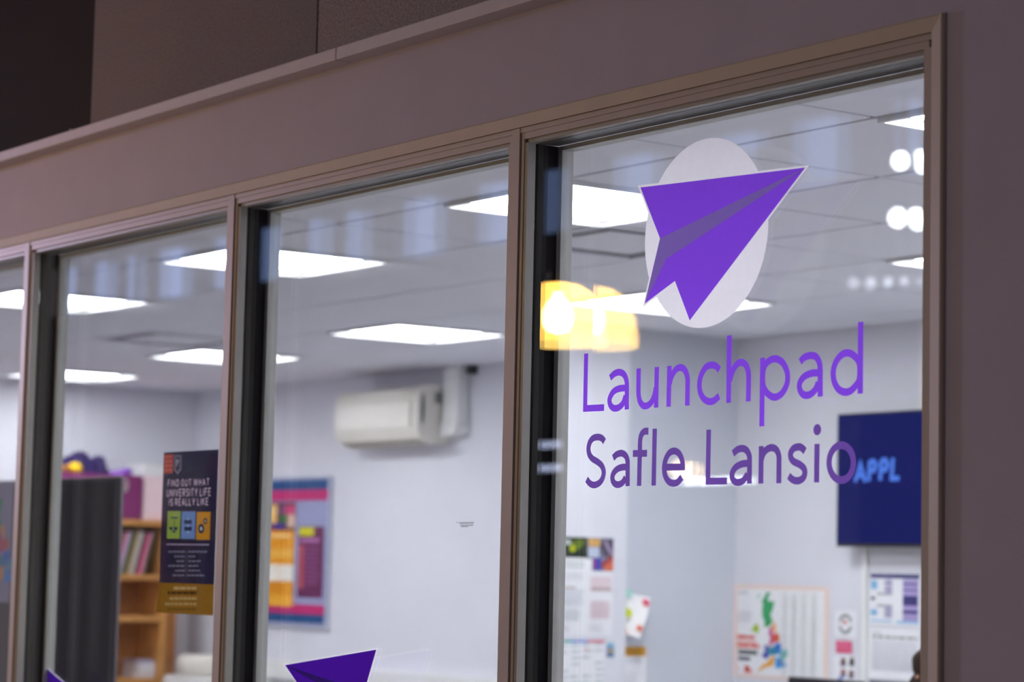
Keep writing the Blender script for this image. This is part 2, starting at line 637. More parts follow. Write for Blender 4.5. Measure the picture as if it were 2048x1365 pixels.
# ceiling: backing, single tiles, light fittings
PITCH = 0.595
PITCH_Y = 0.589
GX, GY = -3.985, 1.015
ce = thing('ceiling', (-7, 2, ROOM_H), kind='structure')
box('ceiling_backing', XL - 0.1, XR + 0.1, 0.02, YB + 0.1, ROOM_H + 0.014, ROOM_H + 0.08, TEE, ce)
LIGHT_COLS = [-3, 0, 3, 6, 9, 12, 15]
LIGHT_ROWS = [0, 3]
VENTS = {(4, 1), (11, 2)}
tile_me = None
for k in range(-4, 17):
    xl, xrr = GX - PITCH * k, GX - PITCH * (k - 1)
    cl, cr = max(xl, XL + 0.002), min(xrr, XR - 0.002)
    if cr - cl < 0.05:
        continue
    for j in range(-2, 7):
        yl, yh = GY + PITCH_Y * j, GY + PITCH_Y * (j + 1)
        c0, c1 = max(yl, YI + 0.006), min(yh, YB - 0.002)
        if c1 - c0 < 0.05:
            continue
        if (k in LIGHT_COLS and j in LIGHT_ROWS) or (k, j) in VENTS:
            continue
        full = abs(cr - cl - PITCH) < 1e-6 and abs(c1 - c0 - PITCH_Y) < 1e-6
        g = 0.0075
        if full:
            if tile_me is None:
                t = bbox('tile', cl + g, cr - g, c0 + g, c1 - g, ROOM_H, ROOM_H + 0.013, TILE, ce, b=0.0025)
                cen = Vector(((cl + cr) / 2, (c0 + c1) / 2, ROOM_H)) - _org[ce.name]
                for v in t.data.vertices:
                    v.co -= cen
                t.location = cen
                tile_me = t.data
            else:
                t = bpy.data.objects.new('tile', tile_me)
                C.objects.link(t)
                t.parent = ce
                t.location = Vector(((cl + cr) / 2, (c0 + c1) / 2, ROOM_H)) - _org[ce.name]
        else:
            bbox('tile', cl + g, cr - g, c0 + g, c1 - g, ROOM_H, ROOM_H + 0.013, TILE, ce, b=0.0025)

# ================================================================== ceiling lights
DIFF = emit('lit_diffuser', (250, 251, 255), PANEL_LIGHT)
lp = {
    (0, 0): 'square ceiling light panel beside the right window trim',
    (3, 0): 'square ceiling light panel cut by the paper plane sticker tip',
    (6, 0): 'square ceiling light panel crossing the mullion above the screen wall',
    (9, 0): 'square ceiling light panel high above the grey partition screen',
    (3, 3): 'square ceiling light panel just below the corridor spot reflections',
    (6, 3): 'square ceiling light panel behind the paper plane sticker bottom',
    (9, 3): 'square ceiling light panel above the air conditioner',
    (12, 3): 'square ceiling light panel above the event poster on the glass',
    (15, 3): 'square ceiling light panel above the purple cloths on the bookcase',
}
for k in LIGHT_COLS:
    for j in LIGHT_ROWS:
        xl, yl = GX - PITCH * k, GY + PITCH_Y * j
        xh, yh = xl + PITCH, yl + PITCH_Y
        xl = max(xl, XL + 0.01)
        t = thing('ceiling_light', ((xl + xh) / 2, (yl + yh) / 2, ROOM_H), lp.get((k, j), {-3: 'square ceiling light panel next to the right end wall of the office', 0: 'square ceiling light panel above the seated person and desk', 12: 'square ceiling light panel over the left end of the partition screen', 15: 'square ceiling light panel in the far front corner of the office'}.get(k)), 'ceiling light', 'square ceiling lights')
        f = MB()
        e, g = 0.013, 0.044
        za, zb = ROOM_H - 0.012, ROOM_H + 0.013
        f.box(xl + 0.003, xh - 0.003, yl + 0.003, yl + e, za, zb)
        f.box(xl + 0.003, xh - 0.003, yh - e, yh - 0.003, za, zb)
        f.box(xl + 0.003, xl + e, yl + e, yh - e, za, zb)
        f.box(xh - e, xh - 0.003, yl + e, yh - e, za, zb)
        f.put('frame', WHITE2, t)
        box('tray', xl + e, xh - e, yl + e, yh - e, ROOM_H + 0.008, ROOM_H + 0.0125, WHITE2, t)
        box('diffuser', xl + g, xh - g, yl + g, yh - g, ROOM_H + 0.003, ROOM_H + 0.008, DIFF, t)

for (k, j), lab in {(4, 1): 'dark slotted air vent in the ceiling left of the sticker disc', (11, 2): 'small dark slotted air vent in the far ceiling'}.items():
    xl, yl = GX - PITCH * k, GY + PITCH_Y * j
    xh, yh = xl + PITCH, yl + PITCH_Y
    t = thing('ceiling_vent', ((xl + xh) / 2, (yl + yh) / 2, ROOM_H), lab, 'vent', 'ceiling air vents')
    MB().box(xl + 0.003, xh - 0.003, yl + 0.003, yh - 0.003, ROOM_H + 0.003, ROOM_H + 0.013).put('dark_plenum', BLKP, t)
    f = MB()
    f.box(xl + 0.003, xh - 0.003, yl + 0.003, yl + 0.03, ROOM_H - 0.003, ROOM_H + 0.009)
    f.box(xl + 0.003, xh - 0.003, yh - 0.03, yh - 0.003, ROOM_H - 0.003, ROOM_H + 0.009)
    f.box(xl + 0.003, xl + 0.03, yl + 0.03, yh - 0.03, ROOM_H - 0.003, ROOM_H + 0.009)
    f.box(xh - 0.03, xh - 0.003, yl + 0.03, yh - 0.03, ROOM_H - 0.003, ROOM_H + 0.009)
    f.put('frame', TILE, t)
    MB().bbox(xl + 0.11, xh - 0.11, yl + 0.11, yh - 0.11, ROOM_H - 0.001, ROOM_H + 0.006, 0.0006).put('centre_plate', TILE, t)

# ================================================================== writing and stickers on the glass
YV = YG0 - 0.0008         # film on the hall face of the outer pane
PURPLE = vinyl('violet_vinyl', (144, 78, 236), 0.75)
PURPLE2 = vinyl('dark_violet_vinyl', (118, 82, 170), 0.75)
FOLD = vinyl('grey_violet_vinyl', (134, 106, 184), 0.75)
VWHITE = vinyl('white_vinyl', (250, 244, 250), 0.85)
DEEP = vinyl('deep_violet_vinyl', (84, 30, 176), 0.45)  # same violet vinyl, darkened in colour for the weaker light low down
FOLD_SHADED = vinyl('deep_violet_fold_vinyl', (58, 34, 120), 0.45)  # fold vinyl with that same shade put into its colour


def zc(x0, y0, s):
    def g(p):
        q = on_y(x0 + p[0] / s, y0 + p[1] / s, YV)
        return Vector((q.x, q.z))
    return g


ZA, ZB, ZC_, ZD, ZE = zc(1120, 600, 5.12), zc(1440, 630, 5.6875), zc(1150, 840, 6.8267), zc(1400, 840, 6.0235), zc(1240, 250, 3.25)
SW = 0.0131


def letter(parent, m, z, strokes, dot=None):
    polys = []
    for s in strokes:
        closed = s[0] == 'o'
        straight = s[0] == 'l'
        pts = [z(p) for p in (s[1:] if isinstance(s[0], str) else s)]
        if closed:
            n = len(pts)
            P = []
            for i in range(n):
                q = catmull([pts[i - 1], pts[i], pts[(i + 1) % n], pts[(i + 2) % n]], 5)
                P += q[5:10]
            polys += stroke_quads(P, SW, True)
        else:
            polys += stroke_quads(pts if straight else catmull(pts), SW)
    if dot:
        polys.append(ring(z(dot), 0.0098, 0.0098, 24))
    return film('letter', [(polys, m)], YV, parent)


t = thing('window_lettering', (-3.37, YV, 1.91), 'violet vinyl word Launchpad on the window glass', 'lettering')
letter(t, PURPLE, ZA, [('l', (268, 550), (257, 1114), (452, 1104))])
letter(t, PURPLE, ZA, [[(513, 800), (558, 757), (605, 742), (650, 760), (677, 810), (686, 880), (685, 960), (684, 1124)],
                       [(668, 903), (600, 912), (545, 945), (508, 1015), (515, 1075), (548, 1110), (598, 1105), (645, 1060), (672, 985)]])
letter(t, PURPLE, ZA, [[(806, 704), (804, 850), (804, 960), (818, 1040), (850, 1083), (890, 1086), (935, 1050), (966, 980), (982, 900)], ('l', (992, 688), (984, 1105))])
letter(t, PURPLE, ZA, [('l', (1120, 678), (1112, 1096)), [(1122, 860), (1145, 780), (1190, 712), (1240, 694), (1285, 730), (1306, 810), (1306, 900), (1303, 1084)]])
letter(t, PURPLE, ZA, [[(1633, 718), (1600, 682), (1555, 668), (1495, 690), (1447, 770), (1427, 870), (1440, 960), (1480, 1020), (1530, 1043), (1580, 1030), (1630, 985)]])
letter(t, PURPLE, ZA, [('l', (1734, 365), (1726, 1055)), [(1738, 830), (1765, 735), (1810, 662), (1855, 641), (1900, 665), (1928, 740), (1931, 850), (1928, 1042)]])
letter(t, PURPLE, ZB, [('l', (485, 489), (475, 1270)), ('o', (490, 640), (520, 562), (580, 512), (645, 503), (712, 545), (757, 630), (770, 712), (757, 800), (712, 885), (655, 930), (600, 935), (545, 900), (508, 850), (487, 780))])
letter(t, PURPLE, ZB, [[(910, 535), (960, 485), (1030, 463), (1090, 478), (1128, 540), (1140, 620), (1140, 700), (1140, 932)],
                       [(1118, 660), (1040, 666), (960, 702), (912, 765), (903, 830), (930, 893), (975, 917), (1030, 903), (1085, 850), (1118, 770)]])
letter(t, PURPLE, ZB, [('l', (1600, 80), (1595, 898)), ('o', (1586, 560), (1535, 475), (1460, 433), (1385, 455), (1320, 535), (1289, 640), (1297, 750), (1342, 840), (1410, 879), (1480, 868), (1545, 805), (1585, 730))])

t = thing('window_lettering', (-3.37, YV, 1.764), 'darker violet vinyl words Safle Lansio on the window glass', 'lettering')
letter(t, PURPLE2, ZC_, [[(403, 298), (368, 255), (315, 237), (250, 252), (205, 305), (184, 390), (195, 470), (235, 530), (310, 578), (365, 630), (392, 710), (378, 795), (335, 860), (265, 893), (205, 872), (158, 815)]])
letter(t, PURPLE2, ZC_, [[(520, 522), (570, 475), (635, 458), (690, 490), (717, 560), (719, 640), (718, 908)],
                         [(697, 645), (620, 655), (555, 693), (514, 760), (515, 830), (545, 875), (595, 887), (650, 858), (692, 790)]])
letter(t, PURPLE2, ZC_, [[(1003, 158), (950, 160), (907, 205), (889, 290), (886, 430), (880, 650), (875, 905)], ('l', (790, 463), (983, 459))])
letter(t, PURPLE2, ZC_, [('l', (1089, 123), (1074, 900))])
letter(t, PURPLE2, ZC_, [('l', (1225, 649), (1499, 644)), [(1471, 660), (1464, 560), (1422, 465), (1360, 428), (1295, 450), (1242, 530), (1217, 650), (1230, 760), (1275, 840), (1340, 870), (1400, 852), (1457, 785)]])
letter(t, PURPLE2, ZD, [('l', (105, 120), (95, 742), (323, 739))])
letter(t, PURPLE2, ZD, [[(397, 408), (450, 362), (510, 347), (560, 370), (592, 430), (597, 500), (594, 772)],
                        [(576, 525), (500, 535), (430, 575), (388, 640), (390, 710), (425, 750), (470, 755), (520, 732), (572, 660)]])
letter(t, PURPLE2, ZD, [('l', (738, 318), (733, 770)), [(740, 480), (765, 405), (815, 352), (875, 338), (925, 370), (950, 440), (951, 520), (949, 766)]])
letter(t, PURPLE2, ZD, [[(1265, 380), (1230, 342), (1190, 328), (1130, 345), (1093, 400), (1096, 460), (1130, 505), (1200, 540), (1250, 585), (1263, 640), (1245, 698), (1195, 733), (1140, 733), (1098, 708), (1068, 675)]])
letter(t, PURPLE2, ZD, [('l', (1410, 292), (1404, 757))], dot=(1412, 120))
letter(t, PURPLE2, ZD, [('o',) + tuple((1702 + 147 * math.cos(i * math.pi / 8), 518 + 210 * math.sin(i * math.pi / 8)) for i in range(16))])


def offset_poly(pts, d):
    n = len(pts)
    area_ = sum(pts[i].x * pts[(i + 1) % n].y - pts[(i + 1) % n].x * pts[i].y for i in range(n))
    s = -1 if area_ > 0 else 1
    out = []
    for i in range(n):
        d0 = (pts[i] - pts[i - 1]).normalized()
        d1 = (pts[(i + 1) % n] - pts[i]).normalized()
        n0 = Vector((-d0.y, d0.x)) * s
        n1 = Vector((-d1.y, d1.x)) * s
        nn = (n0 + n1)
        if nn.length < 1e-6:
            nn = n0
        nn.normalize()
        out.append(pts[i] + nn * d / max(0.55, nn.dot(n0)))
    return out


PL = [ZE(p) for p in [(133, 407), (1205, 277), (453, 1272), (357, 1015), (160, 1163), (260, 738)]]
FD = [ZE(p) for p in [(1205, 277), (260, 738), (160, 1163), (300, 872)]]
t = thing('window_sticker', (-3.406, YV, 2.05), 'violet paper plane sticker on a white disc above the lettering', 'sticker')
cx, cz, r = -3.407, 2.229, 0.1765
disc = ring(Vector((cx, cz)), r, r, 72)
film('plane_print', [([disc, offset_poly(PL, 0.0056)], VWHITE), ([PL], PURPLE), ([FD], FOLD)], YV, t)


def mirrored(pts, A, B, A2, B2):
    """reflect-and-turn the plane so that A -> A2 and B -> B2"""
    u = (B - A)
    u2 = (B2 - A2)
    k = u2.length / u.length
    e1, e2 = u.normalized(), Vector((-u.y, u.x)).normalized()
    f1 = u2.normalized()
    f2 = Vector((f1.y, -f1.x))
    return [A2 + f1 * ((p - A).dot(e1) * k) + f2 * ((p - A).dot(e2) * k) for p in pts]


def P2(px, py, y=None):
    q = on_y(px, py, YV if y is None else y)
    return Vector((q.x, q.z))


A2, B2 = P2(752.8, 1300.0), P2(569.7, 1331)
pl2 = mirrored(PL, PL[0], PL[1], A2, B2)
fd2 = mirrored(FD, PL[0], PL[1], A2, B2)
t = thing('window_sticker', (A2.x, YV, pl2[2].y), 'deep violet paper plane sticker low on the glass below the air conditioner', 'sticker')
film('plane_print', [([offset_poly(pl2, 0.003)], VWHITE), ([pl2], DEEP), ([fd2], FOLD_SHADED)], YV, t)

yin = 0.0925
q0, q1 = P2(93, 1337, yin), P2(126, 1365, yin)
dq = (q1 - q0)
tri = [q0, q0 + dq * 5.5, Vector((q0.x, (q0 + dq * 5.5).y))]
t = thing('window_sticker', (q0.x, yin, tri[2].y), 'deep violet sticker corner low on the glass before the grey screen', 'sticker')
film('plane_print', [([offset_poly(tri, 0.003)], VWHITE), ([tri], DEEP)], yin, t)

# tiny maker's mark etched on the glass
mk = MB()
GREYM = vinyl('etched_grey', (150, 150, 160), 0.5)
for (x0, y0, x1) in [(913, 1045, 916), (918.5, 1045, 948), (919, 1048, 947), (920.5, 1051, 946), (922, 1053.5, 936)]:
    a, b = P2(x0, y0), P2(x1, y0 + 0.3)
    x = a.x
    while x < b.x - 0.001:
        e = min(b.x, x + random.uniform(0.004, 0.012))
        mk.box(x, e, YV, YV + 0.0002, a.y - 0.0012, a.y)
        x = e + 0.0015
o = mk.put('glass_mark', GREYM)
tag(o, 'tiny grey maker mark etched on the middle pane', 'glass mark')

# event poster taped to the inner pane
YP = 0.1006
tl_, bl_ = P2(327.8, 905.6, YP), P2(319, 1164, YP)
pw, ph = 0.297, tl_.y - P2(421.9, 1232, YP).y
NAVY = mat('navy_poster', (36, 34, 56), 0.5, noise=0.03)
t = thing('event_poster', (tl_.x + pw / 2, YP, tl_.y - ph), 'dark navy university poster with three icon tiles taped to the glass', 'poster')
zs = 3.594
lay = {}
order = []


def ink(polys, rgb, lift):
    k = (lift, rgb)
    lay.setdefault(k, []).extend(polys)


def pv(zx, zy):
    return P2(300 + zx / zs, 880 + zy / zs, YP)


def R(a, b, rgb, lift=1):
    (x0, x1), zm = sorted((pv(a[0], (a[1] + b[1]) / 2).x, pv(b[0], (a[1] + b[1]) / 2).x)), (a[0] + b[0]) / 2
    z1, z0 = pv(zm, a[1]).y, pv(zm, b[1]).y
    ink([[Vector((x0, z0)), Vector((x1, z0)), Vector((x1, z1)), Vector((x0, z1))]], rgb, lift)


def Pz(pts, rgb, lift=1):
    ink([[pv(*p) for p in pts]], rgb, lift)


X0p, X1p, Z1p = tl_.x, tl_.x + pw, tl_.y
Z0p = Z1p - ph
zsplit = pv(250, 1034).y
ink([[Vector((X0p, Z0p)), Vector((X1p, Z0p)), Vector((X1p, Z1p)), Vector((X0p, Z1p))]], (44, 40, 66), 0)
ink([[Vector((X0p - 0.012, Z0p)), Vector((X1p, Z0p)), Vector((X1p, zsplit)), Vector((X0p, zsplit))]], (150, 106, 32), 1)
R((100, 105), (165, 243), (186, 70, 58))
for k in range(4):
    R((106, 118 + k * 32), (158, 128 + k * 32), (206, 116, 98), 2)
Pz([(172, 112), (224, 112), (224, 215), (198, 250), (172, 215)], (140, 134, 150))
Pz([(180, 122), (216, 122), (216, 210), (198, 235), (180, 210)], (62, 56, 80), 2)
Pz([(186, 135), (212, 150), (186, 200)], (160, 156, 170), 3)
R((124, 514), (217, 712), (150, 172, 74))
R((226, 516), (325, 714), (112, 146, 204))
R((333, 520), (432, 720), (206, 142, 32))
ICON = (24, 48, 92)
R((150, 556), (200, 566), ICON, 2)
R((172, 567), (176, 654), ICON, 2)
for zx in (152, 186):
    Pz([(zx - 16, 628), (zx + 14, 628), (zx + 8, 650), (zx - 8, 650)], ICON, 2)
R((160, 656), (186, 668), ICON, 2)
R((246, 578), (300, 606), ICON, 2)
R((246, 626), (300, 655), ICON, 2)
for zy in (566, 616, 664):
    Pz([(266, zy + 8), (273, zy - 6), (280, zy + 8)], (220, 225, 235), 3)
for (zx, zy, ra) in [(368, 640, 22), (398, 586, 14)]:
    Pz([(zx + ra * math.cos(i * math.pi / 8), zy + 1.6 * ra * math.sin(i * math.pi / 8)) for i in range(16)], ICON, 2)
    Pz([(zx + ra * .4 * math.cos(i * math.pi / 8), zy + .64 * ra * math.sin(i * math.pi / 8)) for i in range(16)], (214, 205, 196), 3)
R((118, 750), (424, 758), (176, 160, 184))
for i_, (a_, b_, c_, d_) in enumerate([(132, 250, 275, 410), (175, 250, 275, 330), (190, 250, 275, 368), (132, 250, 275, 345), (182, 250, 275, 357), (162, 245, 268, 392)]):
    y_ = 800 + i_ * 34
    for (s0, s1) in ((a_, b_), (c_, d_)):
        x_ = s0
        while x_ < s1 - 3:
            e_ = min(s1, x_ + random.uniform(14, 34))
            R((x_, y_), (e_, y_ + 12), (128, 128, 152), 1)
            x_ = e_ + 5
R((261, 795), (263, 990), (128, 128, 152))
for y_, s0, s1, cc in [(1058, 170, 335, (190, 160, 110)), (1092, 128, 335, (70, 46, 18)), (1132, 140, 335, (190, 160, 110)), (1172, 106, 335, (184, 152, 100)), (1215, 130, 330, (84, 58, 24))]:
    x_ = s0
    while x_ < s1 - 3:
        e_ = min(s1, x_ + random.uniform(18, 44))
        R((x_, y_), (e_, y_ + (20 if y_ != 1215 else 9)), cc, 2)
        x_ = e_ + 5
for txt, (a, b), (c, d) in [('FIND OUT WHAT', (128, 282), (426, 335)), ('UNIVERSITY LIFE', (120, 350), (437, 409)), ('IS REALLY LIKE', (137, 420), (419, 475))]:
    mx_, my_ = (a + c) / 2, (b + d) / 2
    ink(block_letters(txt, pv(a, my_).x, pv(c, my_).x, pv(mx_, d).y, pv(mx_, b).y), (226, 200, 216), 4)
keys = sorted(lay, key=lambda k: k[0])
film('printed_sheet', [(lay[k], vinyl('poster_ink_%d_%d_%d_%d' % ((k[0],) + k[1]), k[1], 0.5)) for k in keys], YP, t)

# ================================================================== office furniture along the left
# free standing screen with an aluminium end profile and its regional map
YSC = 1.0
sr = on_y(243, 951, YSC)
sx0 = on_y(-140, 951, YSC).x
zt_ = sr.z
t = thing('partition_screen', ((sx0 + sr.x) / 2, YSC, 0), 'dark grey free-standing partition screen with aluminium edge before the bookcase', 'screen')
bbox('fabric_panel', sx0, sr.x - 0.045, YSC, YSC + 0.014, 0.06, zt_ - 0.012, DGREY, t, b=0.006)
bbox('end_profile', sr.x - 0.046, sr.x - 0.016, YSC - 0.004, YSC + 0.016, 0.03, zt_, mat('grey_profile', (78, 76, 78), 0.5, noise=.03), t, b=0.008)
bbox('edge_seal', sr.x - 0.0165, sr.x - 0.0085, YSC + 0.001, YSC + 0.012, 0.03, zt_ - 0.004, BLKP, t, b=0.002)
bbox('edge_cap', sr.x - 0.009, sr.x, YSC, YSC + 0.012, 0.03, zt_ - 0.004, mat('mid_grey_cap', (104, 100, 106), 0.5), t, b=0.003)
bbox('top_rail', sx0, sr.x - 0.046, YSC - 0.003, YSC + 0.016, zt_ - 0.02, zt_ - 0.003, mat('dark_rail', (58, 56, 56), 0.5), t, b=0.004)
for fx in (sx0 + 0.15, sr.x - 0.15):
    bbox('foot', fx - 0.03, fx + 0.03, YSC - 0.2, YSC + 0.23, 0.0, 0.035, BLKP, t, b=0.006)
    box('foot_post', fx - 0.015, fx + 0.015, YSC + 0.001, YSC + 0.013, 0.03, 0.07, BLKP, t)

UK = [
    ([(385, 285), (430, 285), (400, 345), (405, 375), (470, 380), (450, 470), (430, 510), (440, 550), (455, 580), (420, 640), (360, 645), (370, 590), (345, 540), (340, 470), (350, 400), (330, 385), (365, 330)], (52, 164, 98)),
    ([(305, 300), (322, 310), (295, 355), (285, 340)], (130, 190, 150)),
    ([(265, 625), (300, 618), (315, 680), (300, 712), (228, 690)], (170, 200, 30)),
    ([(455, 590), (482, 600), (490, 680), (470, 702), (448, 640)], (238, 164, 40)),
    ([(418, 650), (447, 640), (455, 720), (462, 800), (440, 835), (412, 828), (432, 760), (412, 710)], (200, 50, 130)),
    ([(452, 722), (500, 690), (530, 740), (522, 790), (462, 810)], (212, 92, 60)),
    ([(470, 820), (535, 795), (546, 860), (520, 930), (482, 900)], (40, 116, 208)),
    ([(420, 850), (480, 838), (492, 932), (420, 932)], (30, 140, 160)),
    ([(370, 828), (415, 838), (420, 940), (400, 982), (338, 945), (375, 900)], (76, 84, 176)),
    ([(540, 880), (600, 860), (612, 920), (570, 980), (525, 960)], (60, 180, 180)),
    ([(482, 948), (530, 960), (602, 1012), (590, 1050), (485, 1066)], (30, 150, 226)),
    ([(442, 945), (476, 940), (470, 1036), (370, 1070), (300, 1126), (345, 1040), (400, 1010)], (236, 166, 40)),
    ([(530, 980), (556, 982), (552, 1008), (528, 1005)], (150, 90, 120)),
]


def draw_map(sh, f, shrink=1.0, colr=1.0):
    for pts, c in UK:
        sh.poly([f(*p) for p in pts], tuple(int(v * colr) for v in c), 2)


# smaller map of the regions on the screen (far left pane)
a = on_y(-70, 962, YSC - 0.004)
b = on_y(22, 962, YSC - 0.004)
c = on_y(10, 1206, YSC - 0.004)
mw, mh = b.x + 0.03 - a.x, a.z - c.z
sh = Sheet((a.x, YSC - 0.0035, zt_ - 0.004), (1, 0, 0), (0, 0, 1), mw, zt_ - 0.004 - c.z, mat('grey_lilac_paper', (150, 148, 164), 0.6, noise=0.02))
qx = on_y(19, 1100, YSC).x


def fm_(x, y):
    q = on_y(-40 + (x - 225) * 0.19, 975 + (y - 285) * 205 / 840, YSC - 0.004)
    return ((q.x - a.x) / mw, (zt_ - 0.004 - q.z) / (zt_ - 0.004 - c.z))


draw_map(sh, fm_, colr=1.0)
o = sh.put('region_map')
tag(o, 'coloured map of Britain on grey paper pinned to the partition screen', 'map')

# bookcase on the left end wall, front towards the right
XBF = -13.0       # front edge plane
def bxp(px, py):
    return on_x(px, py, XBF)


yb0 = bxp(70, 1043).y
yb1 = bxp(341, 1043).y
yb2 = bxp(364, 1043).y
ztop = bxp(290, 1041).z
XBK = XL + 0.005
t = thing('bookcase', (XBF - 0.15, (yb0 + yb2) / 2, 0), 'light oak open bookcase standing against the end wall', 'bookcase')
bbox('side_panel', XBK, XBF, yb1 - 0.042, yb1, 0, ztop - 0.028, WOOD, t, b=0.003)
bbox('side_panel', XBK, XBF, yb0, yb0 + 0.03, 0, ztop - 0.028, WOOD, t, b=0.003)
bbox('end_board', XBK, XBF - 0.03, yb1 + 0.001, yb2, 0, ztop - 0.028, WOODB, t, b=0.003)
box('back_panel', XBK, XBK + 0.01, yb0 + 0.03, yb1 - 0.042, 0.05, ztop - 0.028, WOODB, t)
bbox('top_board', XBK, XBF + 0.004, yb0, yb2, ztop - 0.034, ztop, WOOD, t, b=0.003)
sz = []
for yy in (1150, 1233, 1345):
    z = bxp(285, yy).z
    if yy == 1345:
        z = bxp(285, 1358).z
    sz.append(z)
    bbox('shelf', XBK + 0.01, XBF, yb0 + 0.03, yb1 - 0.042, z - 0.034, z, WOOD, t, b=0.003)
for z in (0.56, 0.08):
    bbox('shelf', XBK + 0.01, XBF, yb0 + 0.03, yb1 - 0.042, z - 0.034, z, WOOD, t, b=0.003)

# leaning magazines and books on its upper shelf
cols = [((96, 92, 66), 'olive'), ((120, 110, 80), 'khaki'), ((200, 70, 110), 'crimson'), ((206, 160, 200), 'pale pink'), ((150, 196, 180), 'mint'), ((70, 60, 60), 'charcoal'),
        ((150, 130, 60), 'mustard'), ((226, 214, 214), 'off-white'), ((214, 204, 196), 'cream'), ((40, 36, 40), 'black'), ((180, 40, 90), 'dark pink'), ((226, 120, 160), 'rose'), ((170, 166, 150), 'stone'), ((90, 84, 80), 'brown grey')]
zsh = sz[0]
ya, ybk = bxp(240, 1140).y, yb1 - 0.05
n = len(cols)
lean = math.radians(14)
yy = ya - 0.06
for i, (c, nm) in enumerate(cols):
    th = (ybk - 0.085 - ya + 0.06) / n * random.uniform(0.8, 1.15)
    hh = 0.27 * random.uniform(0.92, 1.03)
    y0, y1 = yy, yy + th * 0.93
    sx, cx_ = math.sin(lean), math.cos(lean)
    quad = [(y0, 0.0), (y1, 0.0), (y1 + sx * hh, cx_ * hh), (y0 + sx * hh, cx_ * hh)]
    zz = zsh + 0.001
    tk = thing('magazine', ((XBK + XBF) / 2, (y0 + y1) / 2, zz), '%s thin magazine leaning on the upper bookcase shelf' % nm, 'magazine', 'magazines leaning on the bookcase shelf')
    x0_, x1_ = XBK + 0.05, XBF - 0.02 - random.random() * 0.02
    MB().prism([(x0_, yv, zz + zv) for yv, zv in quad], (x1_ - x0_, 0, 0)).put('cover', flat(c), tk)
    ins = [(y0 + th * 0.2, 0.006), (y1 - th * 0.2, 0.006), (y1 - th * 0.2 + sx * (hh - .004), cx_ * (hh) + 0.001), (y0 + th * 0.2 + sx * (hh - .004), cx_ * (hh) + 0.001)]
    MB().prism([(x0_ + 0.004, yv, zz + zv) for yv, zv in ins], (x1_ - x0_ - 0.008, 0, 0)).put('pages', PAPER, tk)
    yy += th

# stack of white papers low in the bookcase
pz = sz[2]
q = bxp(290, 1335)
t = thing('paper_stack', (XBF - 0.14, q.y + 0.06, pz + 0.001), 'small stack of white booklets on the lower bookcase shelf', 'paper stack')
yA, yBt = bxp(284, 1340).y, yb1 - 0.05
zA = bxp(300, 1322).z
n = 6
for k in range(n):
    z0 = pz + 0.001 + (zA - pz) * k / n
    dy = random.uniform(-0.006, 0.006)
    bbox('booklet', XBK + 0.04, XBF - 0.03 + random.uniform(-0.008, 0.008), yA + dy, yBt + min(dy, 0), z0, z0 + (zA - pz) / n - 0.0006, PAPER if k < n - 1 else flat((196, 190, 214)), t, b=0.0012)

# boxes and cloths on top of the bookcase
zt2 = ztop + 0.001
MAG = mat('magenta_card', (128, 44, 104), 0.6, noise=0.04)
y0, y1 = bxp(205, 1000).y, bxp(287, 1000).y
zb_ = bxp(270, 952).z
t = thing('storage_box', (-13.13, (y0 + y1) / 2, zt2), 'magenta storage box with metal ring on top of the bookcase', 'box')
bbox('box_body', -13.26, -13.02, y0, y1, zt2, zb_ - 0.03, MAG, t, b=0.003)
bbox('box_rim', -13.262, -13.016, y0 - 0.002, y1 + 0.002, zb_ - 0.028, zb_, MAG, t, b=0.003)
q = on_x(249.5, 972, -13.014)
ring = MB()
seg = 24
R1, R2 = 0.034, 0.005
vv, ff = [], []
for i in range(seg):
    for j in range(8):
        A, B = 2 * math.pi * i / seg, 2 * math.pi * j / 8
        vv.append((-13.014 + R2 * math.sin(B), q.y + (R1 * 0.55 + R2 * math.cos(B)) * math.cos(A), q.z + (R1 + R2 * math.cos(B)) * math.sin(A)))
for i in range(seg):
    for j in range(8):
        ff.append((i * 8 + j, i * 8 + (j + 1) % 8, ((i + 1) % seg) * 8 + (j + 1) % 8, ((i + 1) % seg) * 8 + j))
ring.add(vv, ff)
ring.put('metal_ring', mat('pale_metal', (214, 200, 206), 0.3, metal=0.3), t, smooth=True)
MB().tube((-13.012, q.y - 0.012, q.z), (-13.012, q.y + 0.016, q.z - 0.004), 0.0045, 8).put('ring_bar', mat('pale_gold', (226, 220, 180), 0.3, metal=0.3), t)

y0, y1 = bxp(291, 1000).y, bxp(372, 1000).y
zb_ = bxp(310, 929).z
zl = bxp(310, 953).z
t = thing('storage_box', (-13.13, (y0 + y1) / 2, zt2), 'pale pink storage box with white lid beside the magenta box', 'box')
bbox('box_body', -13.26, -13.03, y0 + 0.003, y1 - 0.003, zt2, zl, mat('pale_pink_card', (244, 216, 220), 0.7, noise=0.02), t, b=0.003)
bbox('lid', -13.263, -13.026, y0, y1, zl + 0.0005, zb_, WHITE, t, b=0.004)


